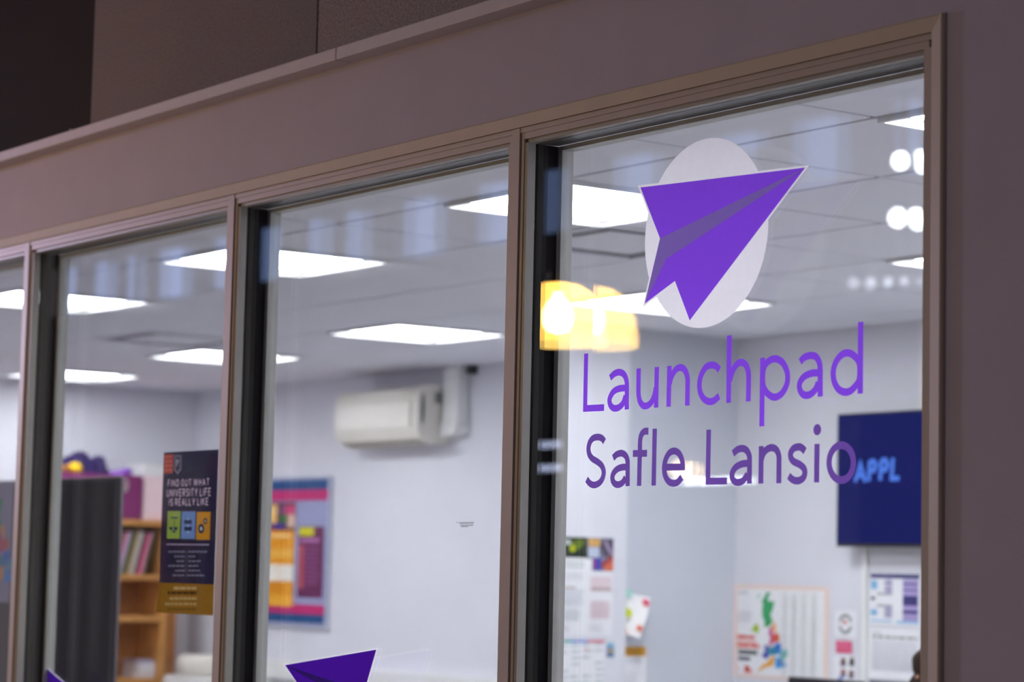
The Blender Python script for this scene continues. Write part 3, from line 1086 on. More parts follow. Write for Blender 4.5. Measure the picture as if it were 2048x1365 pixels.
def lump(name, c, r, m, parent=None, seed=0, amp=0.35, freq=2.2):
    """crumpled soft shape"""
    rnd = random.Random(seed)
    bm = bmesh.new()
    bmesh.ops.create_icosphere(bm, subdivisions=3, radius=1)
    dirs = [Vector((rnd.uniform(-1, 1), rnd.uniform(-1, 1), rnd.uniform(-1, 1))) * freq for _ in range(7)]
    ph_ = [rnd.uniform(0, 6.28) for _ in dirs]
    vs = []
    for v in bm.verts:
        s = 1 + amp * sum(math.sin(v.co.dot(d) * 1.7 + p_) for d, p_ in zip(dirs, ph_)) / len(dirs) * 1.6
        p_ = Vector((v.co.x * r[0], v.co.y * r[1], max(v.co.z, -0.75) * r[2])) * s
        vs.append(Vector(c) + p_)
    zmin = min(v.z for v in vs)
    zc_ = c[2] - r[2] * 0.75
    for v in vs:
        v.z = max(v.z, zc_)
    bm.verts.index_update()
    fs = [tuple(v.index for v in f.verts) for f in bm.faces]
    bm.free()
    return put(name, vs, fs, m, parent, smooth=True)


PURC = mat('dark_purple_cloth', (40, 22, 84), 0.85, noise=0.15, scale=40)
PURL = mat('violet_tissue', (150, 96, 200), 0.7, noise=0.1, scale=40)
# the tray that the cloths are heaped in stands on the bookcase top behind the screen
y0, y1 = bxp(76, 960).y, bxp(203, 960).y
zr = bxp(150, 946).z
t = thing('storage_box', (-13.13, (y0 + y1) / 2, zt2), 'magenta open storage box heaped with purple cloth behind the screen', 'box')
bbox('box_body', -13.26, -13.02, y0, y1 - 0.004, zt2, zr, MAG, t, b=0.003)
prof = [(70, 940), (96, 928), (112, 917), (126, 920), (140, 912), (155, 904), (168, 909), (178, 920), (190, 916), (201, 914), (206, 926), (208, 944)]
vv, ff = [], []
na = 12
ys = []
for i in range(len(prof) * 3 - 2):
    k_, f_ = divmod(i, 3)
    p0, p1 = prof[k_], prof[min(k_ + 1, len(prof) - 1)]
    hx, hy = p0[0] + (p1[0] - p0[0]) * f_ / 3, p0[1] + (p1[1] - p0[1]) * f_ / 3
    q = on_x(hx, hy, -13.17)
    hgt = max(q.z - zr, 0.012)
    for j in range(na + 1):
        A = math.pi * j / na
        bl_n = 1 + 0.10 * math.sin(3.1 * A + i * 0.9) + 0.06 * math.sin(7 * A - i * 1.7)
        vv.append((-13.165 + 0.075 * math.cos(A) * (0.9 + 0.1 * math.sin(i)), q.y, zr + 0.001 + max(0, hgt * math.sin(A) ** 0.7 * (bl_n if 0 < j < na else 1))))
nrow = len(vv) // (na + 1)
for i in range(nrow - 1):
    for j in range(na):
        a_ = i * (na + 1) + j
        ff.append((a_, a_ + 1, a_ + na + 2, a_ + na + 1))
o = put('cloth_heap', vv, ff, PURC, smooth=True)
tag(o, 'heap of dark purple cloth in the open magenta box', 'cloth')
q = on_x(155, 942, -13.03)
o = lump('yellow_cloth', (-13.055, q.y, zr + 0.026), (0.026, 0.042, 0.034), mat('yellow_cloth', (240, 196, 20), 0.8), seed=11, amp=0.25)
tag(o, 'small yellow cloth tucked under the purple heap', 'cloth')
q = on_x(133, 944, -13.03)
o = lump('tan_cloth', (-13.055, q.y - 0.005, zr + 0.02), (0.026, 0.036, 0.026), mat('tan_cloth', (176, 116, 62), 0.8), seed=12, amp=0.25)
tag(o, 'small tan cloth tucked under the purple heap', 'cloth')
zb_ = bxp(270, 952).z
q = on_x(250, 946, -13.1)
o = lump('tissue_paper', (-13.12, q.y, zb_ + 0.018), (0.06, 0.07, 0.024), PURL, seed=21, amp=0.5)
tag(o, 'crumpled violet tissue paper on the magenta storage box', 'tissue')

# small white cabinet with a cream tub right of the bookcase
y0, y1 = 3.975 + 0.06, YB - 0.01
t = thing('side_cabinet', (-12.55, YB - 0.25, 0), 'white low side cabinet against the back wall by the bookcase', 'cabinet')
cxa, cxb = -12.78, -12.2
zc0 = on_y(400, 1357, YB - 0.4).z
bbox('cabinet_body', cxa, cxb, YB - 0.42, YB - 0.005, 0.0, zc0, WHITE, t, b=0.004)
bbox('cabinet_door', cxa + 0.01, (cxa + cxb) / 2 - 0.002, YB - 0.44, YB - 0.421, 0.06, zc0 - 0.03, WHITE2, t, b=0.003)
bbox('cabinet_door', (cxa + cxb) / 2 + 0.002, cxb - 0.01, YB - 0.44, YB - 0.421, 0.06, zc0 - 0.03, WHITE2, t, b=0.003)
q = on_y(404, 1335, YB - 0.25)
hh = on_y(404, 1311, YB - 0.25).z - zc0
tb = MB().lathe([(0.02, 0.001), (0.13, 0.001), (0.15, hh * 0.25), (0.155, hh * 0.8), (0.14, hh), (0.02, hh)], (q.x + 0.02, YB - 0.25, zc0), 32)
o = tb.put('cream_tub', CREAM, smooth=True)
tag(o, 'round cream plastic tub on the low side cabinet', 'tub')

# ================================================================== back wall: pin board, air conditioner, trunking
YBW = YB - 0.001
br = on_y(661, 952, YB - 0.02)
bt, bb = br.z, on_y(661, 1259, YB - 0.02).z
bl = br.x - 1.2
t = thing('pin_board', ((bl + br.x) / 2, YB, bb), 'lilac felt pin board with blue and pink borders on the back wall', 'pin board')
bbox('felt', bl + 0.012, br.x - 0.012, YB - 0.018, YBW, bb + 0.012, bt - 0.012, mat('lilac_felt', (160, 162, 200), 0.9, noise=0.06, scale=150), t, b=0.002)
f = MB()
f.box(bl, br.x, YB - 0.022, YBW, bt - 0.012, bt)
f.box(bl, br.x, YB - 0.022, YBW, bb, bb + 0.012)
f.box(bl, bl + 0.012, YB - 0.022, YBW, bb + 0.012, bt - 0.012)
f.box(br.x - 0.012, br.x, YB - 0.022, YBW, bb + 0.012, bt - 0.012)
f.put('board_frame', mat('pale_board_frame', (186, 190, 206), 0.5), t)
yf = YB - 0.020
BLU, PNK = flat((14, 78, 134)), flat((200, 34, 114))
box('blue_border', bl + 0.012, br.x - 0.03, yf, yf + 0.0015, bt - 0.075, bt - 0.02, BLU, t)
box('blue_border', bl + 0.012, br.x - 0.03, yf, yf + 0.0015, bb + 0.025, bb + 0.08, BLU, t)
box('pink_border', bl + 0.012, br.x - 0.022, yf - 0.001, yf + 0.0004, bt - 0.136, bt - 0.076, PNK, t)
# scalloped lower pink strip
n = 26
xa, xb = bl + 0.012, br.x - 0.03
pts = [(xa, yf - 0.001, bb + 0.075), (xb, yf - 0.001, bb + 0.075), (xb, yf - 0.001, bb + 0.118)]
for i in range(n):
    x_ = xb - (xb - xa) * (i + 0.5) / n
    pts += [(x_ + (xb - xa) / n * 0.25, yf - 0.001, bb + 0.13), (x_, yf - 0.001, bb + 0.134), (x_ - (xb - xa) / n * 0.25, yf - 0.001, bb + 0.13), (x_ - (xb - xa) / n * 0.5, yf - 0.001, bb + 0.12)]
MB().prism(pts, (0, 0.0012, 0)).put('pink_border', PNK, t)


def wall_sheet(pxl, pyt, pxr, pyb, y, base, th=0.0015):
    """sheet on a wall parallel to the glazing, from its left/top and right/bottom pixels"""
    mx_, my_ = (pxl + pxr) / 2, (pyt + pyb) / 2
    x0, x1 = on_y(pxl, my_, y).x, on_y(pxr, my_, y).x
    z1, z0 = on_y(mx_, pyt, y).z, on_y(mx_, pyb, y).z
    return Sheet((x0, y, z1), (1, 0, 0), (0, 0, 1), x1 - x0, z1 - z0, base, th)


YEL = mat('yellow_poster', (236, 158, 22), 0.6, noise=0.02)
x1_ = on_y(588, 1100, yf).x
sh = wall_sheet(500, 1006, 588, 1212, yf - 0.0018, YEL)
for (u0, v0, u1, v1, c) in [(0, 0, 1, 0.27, (90, 40, 60)), (0.05, 0.02, 0.6, 0.2, (240, 190, 110)), (0.05, 0.07, 0.6, 0.10, (246, 212, 150)), (0.62, 0.02, 0.8, 0.12, (120, 70, 110)), (0.78, 0.03, 1, 0.12, (210, 60, 120)), (0.68, 0.12, 0.82, 0.2, (40, 120, 50)), (0.84, 0.12, 1, 0.24, (226, 190, 170)), (0.5, 0.2, 0.78, 0.26, (70, 50, 140)), (0.3, 0.23, 0.5, 0.28, (220, 80, 30)),
                            (0, 0.45, 1, 0.54, (240, 180, 70)), (0, 0.60, 1, 0.76, (244, 226, 200)), (0, 0.60, 0.62, 0.76, (240, 238, 228)), (0.70, 0.61, 1, 0.75, (240, 238, 228)), (0, 0.9, 1, 1, (246, 176, 50))]:
    sh.rect(u0, v0, u1, v1, c, 1 if v1 - v0 > 0.2 else 2)
sh.lines(0.35, 0.31, 0.95, 0.36, 1, (250, 226, 160), 0.5)
sh.lines(0.3, 0.78, 0.9, 0.88, 3, (214, 130, 10), 0.5)
o = sh.put('yellow_poster')
tag(o, 'orange and yellow poster with a photo strip on the lilac board', 'poster')
PPL = mat('plum_poster', (104, 30, 84), 0.6, noise=0.02)
sh = wall_sheet(596, 1054, 646, 1196, yf - 0.0018, PPL)
sh.rect(0.02, 0.01, 0.62, 0.13, (214, 206, 20), 2)
sh.rect(0.06, 0.17, 0.85, 0.22, (190, 120, 180), 2)
sh.rect(0.05, 0.26, 0.24, 0.88, (190, 84, 96), 2)
sh.lines(0.3, 0.28, 0.95, 0.85, 9, (150, 80, 140), 0.4, 2)
o = sh.put('plum_poster')
tag(o, 'narrow plum poster with yellow heading on the lilac board', 'poster')

# wall mounted air conditioner
YAF = YB - 0.21
q0, q1 = on_y(674, 800, YAF), on_y(836, 790, YAF)
xa, xb = q0.x, q1.x
za = on_y(760, 893, YAF + 0.05).z
zb = on_y(760, 779, YAF + 0.03).z
t = thing('air_conditioner', ((xa + xb) / 2, YB, za), 'cream wall-mounted air conditioner below the ceiling', 'air conditioner')
H = zb - za
prof = [(YBW, za + 0.02), (YAF + 0.09, za), (YAF + 0.025, za + 0.028), (YAF + 0.004, za + 0.07), (YAF, za + 0.12), (YAF + 0.002, zb - 0.05), (YAF + 0.02, zb - 0.012), (YAF + 0.05, zb), (YBW, zb)]
MB().prism([(xa + 0.01, y, z) for y, z in prof], (xb - xa - 0.02, 0, 0)).put('body', CREAM, t)
pr2 = [(YAF + 0.006, za + 0.075), (YAF - 0.010, za + 0.085), (YAF - 0.013, za + 0.13), (YAF - 0.011, zb - 0.085), (YAF + 0.004, zb - 0.075)]
MB().prism([(xa + 0.004, y, z) for y, z in pr2], (xb - xa - 0.06, 0, 0)).put('front_panel', mat('pale_cream_panel', (234, 229, 220), 0.4, noise=0.01), t)
pr3 = [(YAF + 0.012, zb - 0.066), (YAF - 0.009, zb - 0.062), (YAF + 0.006, zb - 0.016), (YAF + 0.03, zb - 0.006)]
MB().prism([(xa + 0.004, y, z) for y, z in pr3], (xb - xa - 0.06, 0, 0)).put('top_panel', CREAM, t)
pr4 = [(YAF + 0.092, za - 0.008), (YAF + 0.024, za + 0.020), (YAF + 0.02, za + 0.026), (YAF + 0.09, za + 0.0)]
MB().prism([(xa + 0.04, y, z) for y, z in pr4], (xb - xa - 0.09, 0, 0)).put('air_flap', mat('warm_grey_plastic', (176, 170, 158), 0.5), t)
e = [(YBW, za + 0.015), (YAF + 0.085, za - 0.004), (YAF + 0.02, za + 0.024), (YAF, za + 0.068), (YAF - 0.004, za + 0.12), (YAF - 0.002, zb - 0.045), (YAF + 0.018, zb - 0.006), (YAF + 0.05, zb + 0.004), (YBW, zb + 0.004)]
MB().prism([(xb - 0.01, y, z) for y, z in e], (0.014, 0, 0)).put('end_cap', CREAM, t)
MB().prism([(xa - 0.004, y, z) for y, z in e], (0.014, 0, 0)).put('end_cap', CREAM, t)
sl = [(YAF + 0.030 + 0.011 * math.cos(i * math.pi / 8), (za + zb) / 2 + 0.03 + 0.085 * math.sin(i * math.pi / 8)) for i in range(16)]
MB().prism([(xb + 0.0035, y, z) for y, z in sl], (0.0015, 0, 0)).put('side_grip', mat('dark_green_grey', (54, 68, 58), 0.6), t)  # dark oval painting the shade in the gap beside the front panel
MB().bbox(xb + 0.0036, xb + 0.0055, YAF + 0.10, YAF + 0.15, zb - 0.09, zb - 0.03, 0.0008).put('side_vent', mat('mid_grey', (130, 132, 132), 0.6), t)

# pipe trunking from the ceiling
ytf = YB - 0.075
xa2, xb2 = on_y(884, 800, ytf).x, on_y(915, 800, ytf).x
zt3 = on_y(905, 872, ytf).z
t = thing('pipe_trunking', ((xa2 + xb2) / 2, YB, zt3), 'white pipe trunking running up to the ceiling beside the air conditioner', 'trunking')
bbox('trunking_cover', xa2, xb2, ytf, YBW, zt3 + 0.06, ROOM_H - 0.0005, WHITE, t, b=0.012)
pts = []
for i in range(9):
    A = -math.pi / 2 * i / 8
    pts.append((xb2 - 0.06 + 0.06 * math.cos(A), zt3 + 0.06 + 0.06 * math.sin(A)))
xe_ = max(xa2 - 0.06, xb + 0.008)
el = [(xe_, zt3), (xe_, zt3 + 0.075), (xa2, zt3 + 0.075), (xa2, zt3 + 0.0605), (xb2, zt3 + 0.0605)] + pts[1:]
MB().prism([(x, ytf - 0.004, z) for x, z in el], (0, YBW - ytf + 0.004, 0)).put('elbow', WHITE, t)
bbox('wall_collar', xb2 + 0.03, xb2 + 0.075, YB - 0.05, YBW, ROOM_H - 0.05, ROOM_H - 0.003, BLKP, t, b=0.006)

# dado trunking along the back wall
zd = on_y(870, 1350, YB - 0.05).z
t = thing('trim_3', (-10.5, YB, zd - 0.1), kind='structure')
bbox('dado_cover', -12.9, -8.28, YB - 0.05, YBW, zd - 0.1, zd, WHITE, t, b=0.005)
bbox('dado_cover', -8.17, XR - 0.01, YB - 0.05, YBW, zd - 0.1, zd, WHITE, t, b=0.005)

# ================================================================== papers on the stub wall
XC = -8.12


def stub_sheet(pxl, pyt, pxr, pyb, x, base, th=0.0015):
    mx_, my_ = (pxl + pxr) / 2, (pyt + pyb) / 2
    y0, y1 = on_x(pxl, my_, x).y, on_x(pxr, my_, x).y
    z1, z0 = on_x(mx_, pyt, x).z, on_x(mx_, pyb, x).z
    s = Sheet((x, y0, z1), (0, 1, 0), (0, 0, 1), y1 - y0, z1 - z0, base, th)
    return s


sh = stub_sheet(1112, 1075.5, 1225, 1272, XC + 0.0005, PAPER)
sh.rect(0.05, 0.0, 0.53, 0.21, (28, 44, 30), 1)
sh.poly([(0.2, 0.08), (0.34, 0.02), (0.5, 0.03), (0.42, 0.12), (0.28, 0.14)], (96, 116, 30), 2)
sh.disc(0.27, 0.115, 0.016, (180, 190, 20), 3)
sh.rect(0.1, 0.03, 0.24, 0.08, (190, 196, 196), 3)
sh.rect(0.06, 0.14, 0.14, 0.21, (120, 134, 150), 2)
sh.rect(0.53, 0.0, 1.0, 0.34, (128, 128, 150), 1)
sh.rect(0.55, 0.01, 0.76, 0.09, (216, 168, 96), 2)
sh.rect(0.55, 0.10, 0.74, 0.2, (196, 204, 226), 2)
sh.poly([(0.74, 0.1), (0.8, 0.01), (1.0, 0.01), (1.0, 0.18), (0.84, 0.2)], (86, 80, 100), 2)
sh.poly([(0.82, 0.03), (0.86, 0.02), (0.99, 0.16), (0.95, 0.18)], (170, 150, 180), 3)
sh.poly([(0.76, 0.27), (0.98, 0.17), (1.0, 0.21), (0.8, 0.31)], (160, 60, 70), 3)
sh.poly([(0.82, 0.3), (1.0, 0.21), (1.0, 0.33), (0.88, 0.34)], (214, 110, 80), 2)
sh.rect(0.66, 0.21, 0.78, 0.33, (60, 76, 180), 2)
sh.rect(0.64, 0.22, 0.68, 0.32, (170, 40, 130), 3)
sh.rect(0.05, 0.22, 0.62, 0.34, (238, 238, 242), 3)
sh.lines(0.14, 0.25, 0.55, 0.33, 2, (176, 184, 182), 0.45, 4)
sh.lines(0.1, 0.37, 0.5, 0.44, 4, (196, 198, 208), 0.4)
sh.rect(0.6, 0.40, 0.97, 0.54, (226, 206, 212), 1)
sh.rect(0.6, 0.51, 0.97, 0.545, (190, 168, 172), 2)
sh.rect(0.12, 0.505, 0.34, 0.525, (186, 170, 166), 1)
sh.lines(0.12, 0.54, 0.52, 0.71, 8, (188, 192, 206), 0.4)
sh.rect(0.6, 0.645, 0.95, 0.83, (222, 202, 210), 1)
sh.lines(0.62, 0.66, 0.93, 0.82, 8, (204, 182, 192), 0.35, 2)
sh.lines(0.1, 0.74, 0.45, 0.86, 6, (192, 196, 208), 0.4)
sh.lines(0.1, 0.90, 0.25, 0.97, 3, (190, 188, 198), 0.4)
sh.lines(0.58, 0.90, 0.85, 0.97, 3, (196, 196, 206), 0.4)
o = sh.put('newsletter_poster')
tag(o, 'white newsletter poster with dark photos at its top on the column', 'poster')

sh = stub_sheet(1108, 1281, 1208, 1385, XC + 0.0005, PAPER)
sh.rect(0.05, 0.0, 0.30, 0.05, (60, 170, 160), 1)
sh.rect(0.30, 0.0, 0.42, 0.05, (70, 150, 206), 1)
sh.rect(0.42, 0.0, 0.66, 0.05, (120, 130, 214), 1)
sh.rect(0.66, 0.0, 1.0, 0.05, (214, 96, 120), 1)
for r_ in range(7):
    for c_ in range(4):
        if random.random() < 0.8:
            u_ = 0.06 + c_ * 0.24 + random.uniform(0, 0.05)
            v_ = 0.10 + r_ * 0.12 + c_ * -0.012
            sh.rect(u_, v_, u_ + 0.17, v_ + 0.035, (176, 190, 196), 1)
sh.rect(0.58, 0.17, 0.68, 0.20, (236, 170, 176), 2)
o = sh.put('year_calendar')
tag(o, 'white calendar sheet with rainbow strip below the newsletter poster', 'calendar')
sh = stub_sheet(1213.5, 1287, 1227.5, 1315, XC + 0.0005, flat((70, 120, 170)))
sh.rect(0.05, 0.0, 0.95, 0.35, (120, 180, 216), 1)
sh.rect(0.15, 0.35, 0.5, 0.75, (190, 140, 130), 1)
sh.rect(0.5, 0.4, 0.9, 0.75, (150, 160, 90), 1)
o = sh.put('photo_card')
tag(o, 'tiny blue photo card beside the calendar', 'card')

XS = -8.19
# loose card with coloured dots hanging off the wall
q = on_x(1272, 1230, XS + 0.03)
c0 = on_x(1243, 1186, XS + 0.006)
c1 = on_x(1300, 1196, XS + 0.05)
c2 = on_x(1279, 1277, XS + 0.085)
c3 = on_x(1243, 1266, XS + 0.03)
nr = 8
vv, ff, fmm = [], [], []
for i in range(nr + 1):
    s_ = i / nr
    l_, r_ = c0.lerp(c3, s_), c1.lerp(c2, s_)
    for j in range(nr + 1):
        k_ = j / nr
        p = l_.lerp(r_, k_) + Vector((0.012 * math.sin(math.pi * s_) * k_, 0, 0))
        vv.append(p)
for i in range(nr):
    for j in range(nr):
        a_ = i * (nr + 1) + j
        ff.append((a_, a_ + 1, a_ + nr + 2, a_ + nr + 1))
base = len(vv)
mb = MB().add(vv, ff)
mb.add([v - Vector((0.001, 0, 0)) for v in vv], [f_[::-1] for f_ in ff])
t = thing('dotted_card', c3, 'white card with coloured dots curling off the stub wall', 'card')
mb.put('card_sheet', mat('card_white', (244, 242, 242), 0.6, noise=0.01), t, smooth=True)


def card_dot(pxx, pyy, rad, rgb):
    best = min(vv, key=lambda p: (on_x(pxx, pyy, p.x) - p).length)
    p = on_x(pxx, pyy, best.x + 0.0015)
    U_ = (c1 - c0).normalized()
    V_ = (c3 - c0).normalized()
    N_ = U_.cross(V_).normalized()
    if N_.x < 0:
        N_ = -N_
    mb2 = MB().prism([p + N_ * 0.013 + U_ * rad * math.cos(i * math.pi / 10) + V_ * rad * math.sin(i * math.pi / 10) for i in range(20)], N_ * 0.0006)
    mb2.put('dot', flat(rgb), t)


card_dot(1253.5, 1227, 0.020, (206, 214, 10))
card_dot(1290, 1207, 0.016, (226, 80, 110))
card_dot(1277, 1258, 0.014, (232, 120, 96))
card_dot(1255, 1188, 0.019, (170, 220, 208))
card_dot(1249, 1264, 0.014, (246, 210, 204))

sh = stub_sheet(1236, 1294, 1292, 1385, XS + 0.0005, PAPER)
sh.rect(0.0, 0.0, 0.98, 0.215, (206, 148, 16), 1)
sh.lines(0.2, 0.06, 0.85, 0.17, 2, (150, 104, 20), 0.5, 2)
sh.lines(0.2, 0.27, 0.9, 0.36, 3, (190, 192, 206), 0.45)
sh.lines(0.2, 0.6, 0.75, 0.95, 5, (206, 208, 220), 0.4)
o = sh.put('ochre_notice')
tag(o, 'white notice with ochre header below the dotted card', 'notice')

# ================================================================== TV wall
YT = YB - 0.10
a, b = on_y(1673, 960, YT), on_y(1673, 829, YT)
x0 = a.x
z1, z0 = b.z, on_y(1673, 1094, YT).z
wt = (z1 - z0) * 1.76
t = thing('television', (x0 + wt / 2, YT, z0), 'wall-mounted television with a blue screen reading APPL', 'television')
bbox('bezel', x0, x0 + wt, YT + 0.002, YT + 0.045, z0, z1, BLKP, t, b=0.003)
scr = emit('blue_screen', (26, 34, 104), 1.0)
box('screen', x0 + 0.008, x0 + wt - 0.008, YT, YT + 0.003, z0 + 0.014, z1 - 0.008, scr, t)
box('wall_bracket', x0 + wt / 2 - 0.2, x0 + wt / 2 + 0.2, YT + 0.045, YBW, (z0 + z1) / 2 - 0.15, (z0 + z1) / 2 + 0.15, BLKP, t)
quads = []


def zt(p):
    q = on_y(1600 + p[0] / 4.016, 780 + p[1] / 4.016, YT)
    return Vector((q.x, q.z))


for s in ([(444, 742), (487, 592), (526, 742)], [(460, 690), (512, 688)], [(554, 735), (562, 572)], [(562, 578), (595, 576), (612, 605), (596, 648), (560, 652)], [(645, 730), (655, 565)], [(655, 569), (688, 565), (706, 600), (690, 642), (652, 646)], [(748, 548), (737, 714), (800, 712)]):
    quads += stroke_quads([zt(p) for p in s], 0.021)
film('screen_lettering', [(quads, emit('screen_text', (92, 140, 255), 1.0))], YT - 0.0012, t)

t = thing('cable_trunking', (-7.35, YB, 1.0), 'narrow white cable trunking running down the wall below the television', 'trunking')
xa = on_y(1722, 1200, YB - 0.02).x
bbox('trunking_cover', xa, xa + 0.026, YB - 0.02, YBW, zd + 0.001, z0 + 0.06, WHITE, t, b=0.003)
t = thing('cable_trunking', (-7.0, YB, 2.2), 'narrow white cable trunking running from the television up to the ceiling', 'trunking')
xa = on_y(1837, 740, YB - 0.02).x
bbox('trunking_cover', xa, xa + 0.03, YB - 0.02, YBW, z1 - 0.06, ROOM_H - 0.0005, WHITE, t, b=0.003)

yw = YB - 0.0025
sh = wall_sheet(1467.5, 1172, 1657, 1361, yw, mat('peach_border_paper', (240, 214, 204), 0.6, noise=0.01))
sh.rect(0.045, 0.045, 0.955, 0.965, (238, 238, 240), 1)


def fuk(x, y):
    return ((x - 40) / 970, (y - 212) / 968)


sh_poly = sh.poly
for pts, c in UK:
    sh.poly([fuk(*p) for p in pts], c, 3)
for (x0_, y0_, x1_, y1_, c) in [(85, 740, 190, 778, (226, 96, 84)), (198, 740, 268, 778, (226, 96, 84)), (85, 800, 150, 826, (240, 160, 152)), (160, 800, 290, 826, (240, 160, 152)), (85, 832, 215, 870, (230, 110, 98)), (225, 832, 318, 870, (230, 110, 98)), (95, 895, 300, 940, (84, 92, 92)), (95, 965, 225, 1005, (92, 92, 104)), (165, 1055, 215, 1130, (206, 70, 50)), (215, 1090, 245, 1135, (240, 150, 140)), (95, 1070, 112, 1110, (240, 190, 184))]:
    u0, v0 = fuk(x0_, y0_)
    u1, v1 = fuk(x1_, y1_)
    sh.rect(u0, v0, u1, v1, c, 3)
u0, v0 = fuk(95, 285)
u1, v1 = fuk(215, 325)
sh.lines(u0, v0, u1, v1, 1, (180, 184, 196), 0.6, 3)
u0, v0 = fuk(90, 490)
u1, v1 = fuk(240, 610)
sh.lines(u0, v0, u1, v1, 6, (196, 198, 206), 0.45, 3, 0.05)
for cx0 in (560, 655, 760, 860):
    u0, v0 = fuk(cx0, 290)
    u1, v1 = fuk(cx0 + 48, 1150)
    sh.lines(u0, v0, u1, v1, 40, (196, 200, 196), 0.5, 3, 0.3)
o = sh.put('region_map')
tag(o, 'coloured map of Britain with a peach border on the wall below the television', 'map')

sh = wall_sheet(1669, 1222, 1714, 1276, yw, PAPER)
for i in range(16):
    A = i * math.pi / 8
    if i in (0, 8):
        continue
    sh.disc(0.5 + 0.26 * math.cos(A), 0.5 + 0.32 * math.sin(A), 0.0075, (110, 116, 116), 1, 8)
sh.disc(0.48, 0.44, 0.010, (206, 90, 50), 2, 10)
sh.disc(0.44, 0.40, 0.008, (190, 120, 150), 1, 10)
sh.poly([(0.56, 0.76), (0.7, 0.62), (0.72, 0.68), (0.6, 0.82)], (90, 96, 90), 1)
o = sh.put('emblem_card')
tag(o, 'white card with a dotted round emblem beside the large map', 'card')
sh = wall_sheet(1672, 1283, 1704, 1307, yw, mat('pink_card', (222, 76, 122), 0.6, noise=0.02))
sh.lines(0.1, 0.12, 0.92, 0.9, 4, (236, 130, 160), 0.4, 1, 0.1)
o = sh.put('pink_card')
tag(o, 'pink card with lines of text below the emblem card', 'card')
sh = wall_sheet(1667, 1314, 1715, 1376, yw, PAPER)
for (u_, v_, c, d) in [(0.42, 0.16, (110, 70, 56), (70, 66, 110)), (0.78, 0.14, (80, 66, 60), (60, 60, 90)), (0.42, 0.52, (150, 90, 70), (70, 90, 170)), (0.76, 0.54, (120, 80, 80), (60, 66, 110)), (0.3, 0.8, (80, 110, 190), (70, 90, 170))]:
    sh.disc(u_, v_, 0.016, c, 1, 12)
    sh.rect(u_ - 0.12, v_ + 0.08, u_ + 0.1, v_ + 0.16, d, 2)
o = sh.put('photo_card')
tag(o, 'white card with small portrait photos below the pink card', 'card')

sh = wall_sheet(1738, 1149, 1842, 1253, yw, PAPER)
LIL, DRK, SKY = (172, 156, 208), (52, 46, 112), (130, 182, 222)
sh.rect(0.03, 0.0, 0.5, 0.085, (64, 54, 120), 2)
sh.rect(0.5, 0.0, 0.98, 0.085, (32, 36, 104), 2)
sh.rect(0.66, 0.1, 0.96, 0.9, LIL, 1)
for v0, v1 in ((0.17, 0.2), (0.29, 0.315), (0.41, 0.60), (0.69, 0.755), (0.83, 0.84)):
    sh.rect(0.66, v0, 0.95, v1, DRK, 2)
sh.rect(0.04, 0.13, 0.17, 0.3, SKY, 1)
sh.rect(0.04, 0.69, 0.17, 0.81, SKY, 1)
sh.rect(0.04, 0.45, 0.13, 0.51, (60, 60, 84), 1)
sh.rect(0.32, 0.1, 0.46, 0.38, (190, 178, 220), 1)
sh.rect(0.32, 0.6, 0.46, 0.85, (190, 178, 220), 1)
for v in (0.16, 0.28, 0.37, 0.60, 0.69, 0.78):
    sh.rect(0.3, v, 0.46, v + 0.035, (130, 140, 140), 2)
for v in (0.37, 0.60):
    sh.rect(0.16, v, 0.3, v + 0.035, (130, 140, 140), 2)
sh.rect(0.04, 0.895, 0.45, 0.93, SKY, 1)
sh.rect(0.54, 0.90, 0.97, 0.945, SKY, 1)
o = sh.put('chart_notice')
tag(o, 'white chart sheet with lilac and navy bars below the television', 'notice')
sh = wall_sheet(1737, 1258, 1841, 1361, yw, PAPER)
sh.rect(0.08, 0.09, 0.25, 0.115, (170, 170, 178), 1)
sh.lines(0.08, 0.155, 0.97, 0.20, 1, (116, 122, 110), 0.9, 1, 0.05)
sh.lines(0.08, 0.24, 0.97, 0.84, 20, (206, 206, 216), 0.5, 1, 0.1)
o = sh.put('list_notice')
tag(o, 'white sheet of small text lines below the chart sheet', 'notice')
sh = wall_sheet(1737, 1364, 1841, 1420, yw, PAPER)
sh.rect(0.02, 0.0, 0.98, 0.2, (120, 120, 130), 1)
o = sh.put('folded_notice')
tag(o, 'white sheet with grey heading below the list of text lines', 'notice')

# ================================================================== desk, monitor, person
DX0, DX1, DY0, DY1 = -7.8, -4.6, 3.36, 4.16
t = thing('desk', ((DX0 + DX1) / 2, (DY0 + DY1) / 2, 0), 'long white office desk under the notices of the back wall', 'desk')
bbox('desk_top', DX0, DX1, DY0, DY1, 0.70, 0.73, WHITE, t, b=0.004)
for x_ in (DX0 + 0.06, DX1 - 0.06):
    for y_ in (DY0 + 0.06, DY1 - 0.06):
        box('leg', x_ - 0.025, x_ + 0.025, y_ - 0.025, y_ + 0.025, 0, 0.70, ALU, t)
YM = 3.62
m0, m1 = on_y(1575, 1356, YM), on_y(1719, 1362, YM)
mz = (m0.z + m1.z) / 2
t = thing('computer_monitor', ((m0.x + m1.x) / 2, YM, 0.7305), 'black computer monitor on the desk before the large map', 'monitor')
bbox('display_case', m0.x, m1.x, YM, YM + 0.035, mz - 0.30, mz, BLKP, t, b=0.005)
box('display_face', m0.x + 0.015, m1.x - 0.015, YM - 0.0012, YM + 0.001, mz - 0.28, mz - 0.015, mat('dark_display', (16, 18, 26), 0.15), t)
xm_ = (m0.x + m1.x) / 2
bbox('neck', xm_ - 0.025, xm_ + 0.025, YM + 0.03, YM + 0.06, 0.74, mz - 0.12, BLKP, t, b=0.004)
bbox('base', xm_ - 0.12, xm_ + 0.12, YM - 0.05, YM + 0.14, 0.731, 0.745, BLKP, t, b=0.005)

